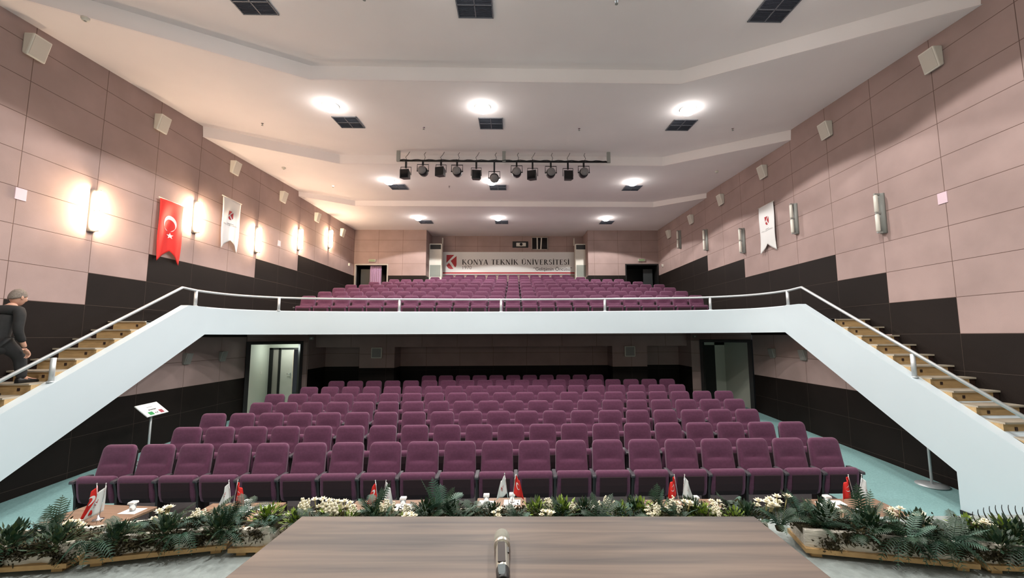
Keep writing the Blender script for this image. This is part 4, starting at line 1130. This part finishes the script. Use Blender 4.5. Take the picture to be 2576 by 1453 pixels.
PL = [(-3.55, 2.60, -2.72, 2.68, 'leftmost moss-stuffed planter, cut by the picture edge'), (-2.66, 2.715, -1.905, 2.87, 'long mossy planter left of the desk'), (-1.84, 2.825, -1.60, 2.83, 'short white planter beside the desk, left of it'),
      (-1.5, 2.86, -.5, 2.88, 'planter hidden behind the desk, left part'), (-.4, 2.88, .6, 2.88, 'planter hidden behind the desk, middle part'), (.7, 2.88, 1.70, 2.82, 'planter hidden behind the desk, right part'),
      (1.875, 2.71, 2.75, 2.50, 'long mossy planter right of the desk'), (2.80, 2.49, 3.6, 2.40, 'rightmost planter, cut by the picture edge')]
for a in PL: planter(*a)

def frond(mb, base, tip, droop, wid, n=15, mi=0, side_=None):
    b, t = Vector(base), Vector(tip); ax = t - b; ln = ax.length
    s = ax.cross(Vector((0, 0, 1)));
    if s.length < 1e-3: s = Vector((1, 0, 0))
    s.normalize(); prev = None
    if side_ is not None: s = (s * math.cos(side_) + ax.normalized().cross(s) * math.sin(side_)).normalized()
    pts = [b + ax * (i / n) + Vector((0, 0, -droop * (i / n) ** 2 + droop * .35 * math.sin(math.pi * i / n))) for i in range(n + 1)]
    mb.tube(pts, [.0035 * (1 - .7 * i / n) for i in range(n + 1)], 4, mi, True)
    for i in range(2, n + 1):
        f = i / n; L_ = wid * (math.sin(math.pi * min(1, .12 + .88 * f)) ** .6) * (1 if f < .9 else .6) + .004
        d = (pts[i] - pts[i - 1]).normalized()
        for q in (-1, 1):
            o = (s * q * .93 + d * .45).normalized(); nrm = d * (ln / n * .36)
            e = pts[i] + o * L_ + Vector((0, 0, -.15 * L_))
            mb.face([pts[i] - nrm * .9, pts[i] + o * L_ * .5 - nrm * .75, e, pts[i] + o * L_ * .5 + nrm * .75, pts[i] + nrm * .9], mi)
def fern_mesh(seed, nf, ln, upr):
    rnd = random.Random(seed); mb = MB()
    for i in range(nf):
        a = 2 * math.pi * (i + rnd.uniform(-.3, .3)) / nf; r = ln * rnd.uniform(.75, 1.1); e = rnd.uniform(upr * .5, upr * 1.25)
        tip = (r * math.cos(a) * math.cos(e), r * math.sin(a) * math.cos(e), r * math.sin(e))
        frond(mb, (0, 0, 0), tip, ln * .35 * (1.2 - e), .26 * ln * rnd.uniform(.75, 1.0), 15, 1 if rnd.random() < .3 else 0, rnd.uniform(-.6, .6))
    return mb
def leafy_mesh(seed, n, size, mi2=.35):
    rnd = random.Random(seed); mb = MB()
    for i in range(n):
        a = rnd.uniform(0, 6.28); e = rnd.uniform(.15, 1.35); r = size * rnd.uniform(.35, 1)
        d = Vector((math.cos(a) * math.cos(e), math.sin(a) * math.cos(e), math.sin(e))); p = d * r
        s = d.cross(Vector((0, 0, 1))).normalized(); L_ = size * rnd.uniform(.28, .5); w_ = L_ * .22; t = (d + Vector((0, 0, rnd.uniform(-.5, .5)))).normalized()
        k = 1 if rnd.random() < mi2 else 0
        mb.face([p, p + t * L_ * .4 + s * w_, p + t * L_, p + t * L_ * .4 - s * w_], k)
        if i % 5 == 0: mb.tube([(0, 0, -.02), p * .6, p], [.004, .003, .002], 4, 1)
    return mb
def bloom_mesh(seed, n, size, spread):
    rnd = random.Random(seed); bl, st = MB(), MB()
    for i in range(n):
        a = rnd.uniform(0, 6.28); rr = spread * math.sqrt(rnd.random()); c = Vector((rr * math.cos(a), rr * math.sin(a), size * rnd.uniform(.6, 1.6) + .05))
        for ring, (np_, el, L_) in enumerate(((6, .25, size * .62), (5, .75, size * .5), (4, 1.2, size * .36))):
            for k in range(np_):
                b = 6.283 * k / np_ + ring * .5 + i; o = Vector((math.cos(b) * math.cos(el), math.sin(b) * math.cos(el), math.sin(el))); s = Vector((-math.sin(b), math.cos(b), 0))
                bl.face([c, c + o * L_ * .55 + s * L_ * .34, c + o * L_, c + o * L_ * .55 - s * L_ * .34], 0)
        st.tube([(rr * .3 * math.cos(a), rr * .3 * math.sin(a), -.02), tuple(c)], .004, 4)
        for k in range(2):
            b = rnd.uniform(0, 6.28); o = Vector((math.cos(b), math.sin(b), .4)); s = Vector((-math.sin(b), math.cos(b), 0)); q = c * .5
            st.face([q, q + o * size * .4 + s * size * .14, q + o * size * .8, q + o * size * .4 - s * size * .14], 1)
    return bl, st
def spike_mesh(seed, n, h):
    """snapdragon-like white flower spikes"""
    rnd = random.Random(seed); bl, st = MB(), MB()
    for i in range(n):
        a = rnd.uniform(0, 6.28); x, y = .07 * math.cos(a) * rnd.random(), .05 * math.sin(a) * rnd.random(); hh = h * rnd.uniform(.7, 1.1); lx_, ly_ = rnd.uniform(-.05, .05), rnd.uniform(-.03, .03)
        st.tube([(x, y, -.02), (x + lx_ * .5, y + ly_ * .5, hh * .5), (x + lx_, y + ly_, hh)], .0035, 4)
        for k in range(9):
            f = .45 + .55 * k / 8; r = .020 * (1.25 - f * .8); b = k * 2.4
            bl.ball((x + lx_ * f + r * .7 * math.cos(b), y + ly_ * f + r * .7 * math.sin(b), hh * f), r, 6, 4)
        for k in range(5):
            b = rnd.uniform(0, 6.28); z = hh * rnd.uniform(.1, .5); o = Vector((math.cos(b), math.sin(b), .6)); s = Vector((-math.sin(b), math.cos(b), 0)); q = Vector((x, y, z))
            st.face([q, q + o * .03 + s * .01, q + o * .065, q + o * .03 - s * .01], 1)
    return bl, st
FERN = [fern_mesh(i, 11, .26, .75) for i in range(3)] + [fern_mesh(9, 8, .30, 1.15)]
FM = []
PZ = STZ + .16
_cnt = {}
def place_plant(kind, x, y, z, sc, rz, idx):
    k = kind
    if k[:4] == 'fern':
        i = idx % 3 if k == 'fern' else 3
        key = ('fern', i)
        if key not in _cnt:
            t = thing('fern', 'x', 'fern', group='ferns in the stage planters'); FERN[i].build('fronds', [M['fern'], M['fern_blue']], t, recalc=False)
            mb = MB(); mb.lathe([(.03, -.03), (.04, 0), (.02, .02)], 8); mb.build('crown', M['moss'], t); _cnt[key] = t
            KIDS[t.name] = list(t.children); r = t
        else: r = dup(_cnt[key], (0, 0, 0), 'x')
        n = _cnt['nf'] = _cnt.get('nf', 0) + 1
    elif k == 'drape':
        key = ('drape', idx % 2)
        if key not in _cnt:
            t = thing('drooping_fern', 'x', 'fern', group='drooping ferns in the stage planters'); rnd = random.Random(idx + 3); mb = MB()
            for q in range(6):
                a = R(-150) + R(120) * (q + rnd.uniform(-.2, .2)) / 5; r_ = .22 * rnd.uniform(.8, 1.15)
                frond(mb, (0, 0, .02), (r_ * math.cos(a), r_ * .45 * math.sin(a) - .03, rnd.uniform(.0, .05)), .12, .06, 15, q % 2, rnd.uniform(-.4, .4))
            mb.build('fronds', [M['fern'], M['fern_blue']], t, recalc=False)
            mb = MB(); mb.lathe([(.03, -.03), (.04, 0), (.02, .02)], 8); mb.build('crown', M['moss'], t); _cnt[key] = t; KIDS[t.name] = list(t.children); r = t
        else: r = dup(_cnt[key], (0, 0, 0), 'x')
        rz = math.sin(idx) * .25
    elif k == 'leaf':
        key = ('leaf', idx % 3)
        if key not in _cnt:
            t = thing('leafy_plant', 'x', 'plant', group='leafy plants in the stage planters'); leafy_mesh(idx, 150, .13).build('leaves', [M['leaf'], M['leaf_dark']], t, recalc=False)
            mb = MB(); mb.lathe([(.02, -.03), (.03, .02), (.01, .05)], 8); mb.build('stem', M['leaf_dark'], t); _cnt[key] = t; KIDS[t.name] = list(t.children); r = t
        else: r = dup(_cnt[key], (0, 0, 0), 'x')
    elif k == 'bush':
        key = ('bush', idx % 2)
        if key not in _cnt:
            t = thing('dark_foliage_plant', 'x', 'plant', group='dark foliage plants in the stage planters'); leafy_mesh(idx + 40, 170, .15).build('leaves', [M['fern'], M['leaf_dark']], t, recalc=False)
            mb = MB(); mb.lathe([(.02, -.03), (.03, .02), (.01, .05)], 8); mb.build('stem', M['leaf_dark'], t); _cnt[key] = t; KIDS[t.name] = list(t.children); r = t
        else: r = dup(_cnt[key], (0, 0, 0), 'x')
    elif k == 'bloom':
        key = ('bloom', idx % 3)
        if key not in _cnt:
            t = thing('white_flowers', 'x', 'flowers', group='white flowers in the stage planters'); a, b = bloom_mesh(idx, 7, .062, .085); a.build('blooms', M['petal'], t, recalc=False); b.build('stems', [M['stem'], M['leaf_dark']], t, recalc=False); _cnt[key] = t; KIDS[t.name] = list(t.children); r = t
        else: r = dup(_cnt[key], (0, 0, 0), 'x')
    else:
        key = ('spike', idx % 2)
        if key not in _cnt:
            t = thing('white_flower_spikes', 'x', 'flowers', group='white flower spikes in the stage planters'); a, b = spike_mesh(idx, 7, .17); a.build('blooms', M['petal'], t, recalc=False); b.build('stems', [M['stem'], M['leaf']], t, recalc=False); _cnt[key] = t; KIDS[t.name] = list(t.children); r = t
        else: r = dup(_cnt[key], (0, 0, 0), 'x')
    r.location = (x, y, z); r.rotation_euler = (0, 0, rz); r.scale = (sc, sc, sc)
    return r
def edge_y(x):
    """middle line of the row of planters along the curved stage edge"""
    pts = [(-3.6, 2.72), (-2.7, 2.82), (-1.9, 2.98), (0, 3.0), (1.7, 2.94), (2.75, 2.63), (3.6, 2.52)]
    for (a, b), (c, d) in zip(pts, pts[1:]):
        if a <= x <= c: return b + (d - b) * (x - a) / (c - a)
    return pts[-1][1] if x > 0 else pts[0][1]
PLANTS = [('drape', -3.15, -.14, 1.0), ('drape', -2.62, -.13, 1.0), ('drape', -2.15, -.14, .9), ('drape', -1.88, -.14, .8), ('drape', 2.40, -.15, 1.15), ('drape', 2.60, -.15, 1.1), ('drape', 3.0, -.14, 1.0), ('fern', -2.99, -.02, 1.0), ('fernup', -3.0, .06, .9), ('bush', -3.08, -.1, 1.1), ('fern', -2.55, -.02, 1.0), ('bush', -2.8, -.13, 1.0), ('bloom', -2.86, .03, .8), ('fern', -2.36, .05, 1.0), ('bush', -2.5, -.12, .9),
          ('bloom', -2.40, .06, 1.0), ('fern', -2.12, .03, 1.1), ('bush', -2.25, -.1, 1.0), ('spike', -2.2, .05, .8), ('fern', -1.92, .06, 1.0), ('fernup', -1.95, -.05, .8), ('leaf', -1.72, .02, 1.0), ('fern', -1.66, -.09, .8), ('bush', -1.95, -.12, 1.0),
          ('spike', -1.52, .05, 1.0), ('leaf', -1.50, -.04, .9), ('bloom', -1.38, .06, 1.0), ('spike', -1.28, .02, 1.05), ('fern', -1.38, -.08, .8), ('bloom', -1.22, .05, .9), ('spike', -1.14, -.03, .8), ('fernup', -1.02, .08, .85), ('leaf', -1.12, -.06, .8), ('bush', -.98, -.04, .8),
          ('spike', -.93, .05, .9), ('fern', -.90, -.08, .8), ('spike', -.78, .02, .7), ('bloom', -.72, -.08, .75), ('bush', -.62, .02, .9), ('fernup', -.54, .07, 1.05), ('fern', -.62, -.07, .9), ('fern', -.38, -.06, .85), ('bush', -.45, .03, .8), ('fern', -.28, .04, .8),
          ('bloom', -.12, -.07, .7), ('bush', -.15, .02, .7), ('fern', .02, -.05, .8), ('leaf', .16, .03, 1.0), ('spike', .24, .06, .8), ('bloom', .22, -.07, .75), ('fern', .32, -.05, .8), ('leaf', .36, .05, 1.0), ('spike', .40, .03, .7), ('fern', .58, -.05, .95), ('bush', .50, .05, .8),
          ('spike', .66, .05, .9), ('leaf', .74, .0, .9), ('fern', .80, -.06, .8), ('leaf', .90, .04, 1.0), ('spike', .98, -.02, .8), ('bush', .86, .07, .8), ('bloom', .95, -.07, .6), ('fernup', 1.03, .06, .75), ('spike', 1.12, .02, .9), ('bloom', 1.2, .04, .9), ('fern', 1.12, -.08, .8), ('leaf', 1.32, .0, .85), ('bush', 1.28, .07, .8),
          ('spike', 1.42, -.03, .75), ('bloom', 1.45, .05, .8), ('leaf', 1.52, -.05, .8), ('fern', 1.58, .08, .8), ('bush', 1.62, -.03, .9), ('bloom', 1.76, .02, 1.1), ('bloom', 1.86, .05, 1.1), ('fern', 1.78, -.1, .9), ('fernup', 1.99, .06, .8), ('fern', 2.02, -.08, 1.0), ('bush', 2.12, .03, 1.1),
          ('bloom', 2.22, .06, .9), ('fernup', 2.38, .07, 1.0), ('bush', 2.30, -.06, 1.1), ('fern', 2.22, -.13, 1.0), ('bloom', 2.52, .06, 1.0), ('fern', 2.45, -.12, 1.1), ('bush', 2.62, .03, 1.0), ('bloom', 2.66, .07, .9), ('fern', 2.66, -.12, 1.1), ('fern', 2.80, .0, 1.0), ('leaf', 2.92, .05, 1.0), ('bloom', 2.98, .02, .9), ('bush', 3.08, -.03, 1.1), ('leaf', 3.12, .06, 1.0), ('bush', 2.9, -.12, .9)]
DESC = {'fern': 'dark green fern', 'fernup': 'tall upright fern', 'bush': 'dark leafy foliage plant', 'leaf': 'lime green leafy plant', 'bloom': 'bunch of cream white flowers', 'spike': 'clump of white flower spikes', 'drape': 'dark fern drooping in front'}
tot = {}
for k, x, dy, sc in PLANTS: tot.setdefault(k, []).append(x)
for k in tot: tot[k].sort()
ORD2 = ORD + ['twenty-fifth', 'twenty-sixth', 'twenty-seventh', 'twenty-eighth', 'twenty-ninth', 'thirtieth', 'thirty-first', 'thirty-second']
for i, (k, x, dy, sc) in enumerate(PLANTS):
    low = {'fern': .88, 'fernup': .95, 'bush': .86, 'leaf': .85, 'bloom': .9, 'spike': .85, 'drape': .9}[k] * (.9 if x > 2.1 else .92 if x < -1.95 else .95)
    r = place_plant(k, x, edge_y(x) + dy, PZ - .03, sc * low, random.uniform(0, 6.28), i)
    n = tot[k].index(x); tot[k][n] = 1e9 if False else tot[k][n]
    r['label'] = '%s in the stage planters, %s of its kind from the left' % (DESC[k], ORD2[n])
# dark palm leaf spraying up in front of the white stair wall at the picture edge
def palm():
    t = thing('palm_plant', 'dark palm leaf with comb-like leaflets before the white stair wall', 'plant', (3.10, 2.72, PZ - .05)); mb = MB()
    a, b = Vector((.0, .06, .04)), Vector((.62, -.02, .03)); mb.tube([a, (a + b) / 2 + Vector((0, 0, .02)), b], [.006, .005, .003], 5)
    for i in range(17):
        f = i / 16; p = a + (b - a) * f + Vector((0, 0, .08 * f * (1 - f))); L_ = .075 + .06 * math.sin(math.pi * min(1, f * 1.2 + .1))
        q = [p + Vector((-L_ * .55 * math.sin(k / 6 * 1.5) + L_ * .1 * k / 6, -.02 * k / 6, L_ * (k / 6) ** .9 * .9)) for k in range(7)]
        w_ = [.004, .0055, .005, .0045, .0035, .0025, .001]
        mb.grid([[v - Vector((r, 0, 0)), v + Vector((0, -.003, 0)), v + Vector((r, 0, 0))] for v, r in zip(q, w_)])
    mb.build('fronds', M['palm'], t, recalc=False); mb = MB(); mb.lathe([(.02, -.03), (.02, .03), (.01, .06)], 8); mb.build('stem', M['leaf_dark'], t)
M['palm'] = mat('near black palm leaf', lin(34, 40, 40), .6)
palm()

# ------------------------------------------------------------------ the person climbing the left stair
def skin_body(name, chains, mt, parent, sub=2):
    """chains: list of lists of (point, radius); a chain may start at ('@', i) to branch from vertex i"""
    vs_, es, rd = [], [], []
    for ch in chains:
        prev = None
        for p in ch:
            if p[0] == '@': prev = p[1]; continue
            vs_.append(p[0]); rd.append(p[1])
            if prev is not None: es.append((prev, len(vs_) - 1))
            prev = len(vs_) - 1
    me = bpy.data.meshes.new(name); me.from_pydata(vs_, es, []); me.materials.append(mt)
    o = bpy.data.objects.new(name, me); C.objects.link(o)
    if parent: o.parent = parent
    o.modifiers.new('skin', 'SKIN')
    for i, sv in enumerate(me.skin_vertices[0].data):
        r = rd[i]; sv.radius = (r, r) if not isinstance(r, tuple) else r; sv.use_root = (i == 0)
    s = o.modifiers.new('smooth', 'SUBSURF'); s.levels = sub; s.render_levels = sub
    for m_ in o.modifiers:
        if m_.type == 'SKIN': m_.use_smooth_shade = True
    return o
def person():
    ox, oz = -7.55, H
    P = lambda x, y, z: (ox + x, y, z + oz)
    body = skin_body('person', [
        [(P(0, 6.09, .02), (.10, .08)), (P(0, 6.12, .17), (.11, .09)), (P(0, 6.18, .33), (.14, .105)), (P(0, 6.215, .42), (.10, .08)), (P(0, 6.245, .485), .052), (P(0, 6.265, .53), .052)],
        [('@', 3), (P(.15, 6.20, .41), .06), (P(.21, 6.18, .36), .05), (P(.25, 6.14, .11), .04), (P(.245, 6.24, -.10), .03), (P(.24, 6.265, -.14), .026)],
        [('@', 3), (P(-.15, 6.20, .41), .06), (P(-.21, 6.18, .36), .05), (P(-.25, 6.08, .12), .04), (P(-.245, 6.12, -.11), .03), (P(-.24, 6.135, -.15), .026)],
        [('@', 0), (P(.09, 6.10, -.04), .06), (P(.09, 6.34, -.26), .05), (P(.09, 6.40, -.60), .045), (P(.09, 6.51, -.64), .035), (P(.09, 6.60, -.65), .028)],
        [('@', 0), (P(-.09, 6.09, -.04), .06), (P(-.09, 6.12, -.42), .05), (P(-.09, 6.08, -.76), .045), (P(-.09, 6.19, -.81), .035), (P(-.09, 6.28, -.82), .028)]], M['skin'], None)
    tag(body, 'person in a black coat with short grey hair climbing the stair', 'person')
    skin_body('coat', [
        [(P(0, 6.10, -.26), (.17, .15)), (P(0, 6.09, -.10), (.172, .14)), (P(0, 6.095, .04), (.165, .13)), (P(0, 6.13, .18), (.165, .128)), (P(0, 6.185, .33), (.165, .125)), (P(0, 6.215, .425), (.12, .095)), (P(0, 6.235, .465), .072)],
        [('@', 5), (P(.155, 6.20, .41), .075), (P(.215, 6.18, .35), .068), (P(.25, 6.14, .11), .058), (P(.247, 6.225, -.07), .046)],
        [('@', 5), (P(-.155, 6.20, .41), .075), (P(-.215, 6.18, .35), .068), (P(-.25, 6.08, .12), .058), (P(-.247, 6.11, -.08), .046)]], M['coat'], body)
    skin_body('trousers', [
        [(P(0, 6.09, -.03), (.14, .12)), (P(.09, 6.13, -.08), .115), (P(.09, 6.23, -.17), .10), (P(.09, 6.34, -.27), .082), (P(.09, 6.395, -.62), .06)],
        [('@', 0), (P(-.09, 6.09, -.10), .105), (P(-.09, 6.12, -.42), .08), (P(-.09, 6.085, -.785), .06)]], M['trousers'], body)
    for x, y, z in ((.09, 6.40, -.674), (-.09, 6.09, -.841)):
        mb = MB(); loops = []
        for f, hw, hh in ((-.07, .03, .05), (-.05, .038, .085), (.03, .04, .08), (.10, .044, .055), (.17, .042, .045), (.205, .025, .03)):
            loops.append([(ox + x - hw, y + f, z + H + .002), (ox + x + hw, y + f, z + H + .002), (ox + x + hw * .9, y + f, z + H + hh), (ox + x - hw * .9, y + f, z + H + hh)])
        mb.loft(loops, 0, True); mb.build('shoe', M['black'], body)
    # head: shaped ellipsoid with brow, nose, chin, ears
    hc = Vector(P(0, 6.305, .615)); mb = MB(); loops = []; n = 20; K = 16
    for i in range(K + 1):
        v = -1 + 2 * i / K; z = v * .128; r = math.sqrt(max(0.004, 1 - v * v))
        lp = []
        for j in range(n):
            a = 2 * math.pi * j / n; x = .077 * r * math.cos(a); y = .098 * r * math.sin(a)
            if v < 0: x *= 1 - .22 * (-v); y = y * (1 - .1 * -v) + .012 * (-v)
            front = max(0, math.sin(a)) ** 6
            y += front * (.028 * math.exp(-((z + .018) / .020) ** 2) + .010 * math.exp(-((z - .03) / .012) ** 2) + .012 * math.exp(-((z + .098) / .02) ** 2) + .008 * math.exp(-((z + .062) / .010) ** 2))
            y -= .010 * math.exp(-((z - .008) / .012) ** 2) * max(0, math.sin(a)) ** 2 * (1 - front)
            lp.append((x, y, z))
        loops.append(lp)
    Mh = Matrix.Translation(hc) @ Matrix.Rotation(R(-12), 4, 'X')
    mb.loft([[Mh @ Vector(p) for p in l] for l in loops]); head = mb.build('head', M['skin'], body)
    mb = MB()
    for s in (-1, 1): mb.ball(Mh @ Vector((s * .078, -.008, -.005)), .026, 10, 6, 0, (.35, .7, 1.2))
    mb.build('ear', M['skin'], head)
    mb = MB()
    for s in (-1, 1): mb.ball(Mh @ Vector((s * .03, .082, .012)), .012, 8, 6)
    mb.build('eye', M['paper'], head)
    mb = MB(); loops = []                                         # cropped hair cap
    for i in range(9):
        v = .02 + .98 * i / 8; z = v * .136; r = math.sqrt(max(.01, 1 - v * v)); lp = []
        for j in range(n):
            a = 2 * math.pi * j / n; fr = max(0, math.sin(a)); zz = z - .06 * (1 - v) * max(0, -math.sin(a)) + .075 * fr ** 2 * (1 - v)
            k = math.sqrt(max(.01, 1 - (zz / .138) ** 2)); lp.append(Mh @ Vector((.084 * k * math.cos(a), .106 * k * math.sin(a) - .004, zz)))
        loops.append(lp)
    mb.loft(loops); mb.build('hair', M['hair'], body)
    # hands
    for x, y, z, d in ((.24, 6.27, -.15, (0, .45, -.9)), (-.24, 6.14, -.16, (0, .35, -.9))):
        d = Vector(d).normalized(); o = Vector(P(x, y, z)); u = Vector((1, 0, 0)); w_ = d.cross(u); ch = [[(tuple(o), (.026, .016)), (tuple(o + d * .045), (.036, .015)), (tuple(o + d * .085), (.038, .014))]]
        for k in range(4):
            q = o + d * .09 + u * (-.028 + .0185 * k); L_ = (.058, .068, .064, .05)[k]; s = w_ if w_.z < 0 else -w_
            ch.append([('@', 2), (tuple(q), .0095), (tuple(q + d * L_ * .45 + s * .008), .009), (tuple(q + d * L_ * .75 + s * .03), .008), (tuple(q + d * L_ * .8 + s * .05), .007)])
        s = -1 if x > 0 else 1
        ch.append([('@', 0), (tuple(o + d * .03 + u * s * .036), .011), (tuple(o + d * .065 + u * s * .05), .0095), (tuple(o + d * .09 + u * s * .045), .008)])
        skin_body('hand', ch, M['skin'], body, 1)
person()

# ------------------------------------------------------------------ remaining lights of the place
lobby = light('lobby_lamp', 'POINT', (-7.5, 13.5, -.35 + H), 13, None, (.9, 1, .95), shadow_soft_size=.1)
light('corridor_lamp', 'POINT', (-7.3, 14.8, -.4 + H), 22, None, (1, .95, .85), shadow_soft_size=.1)
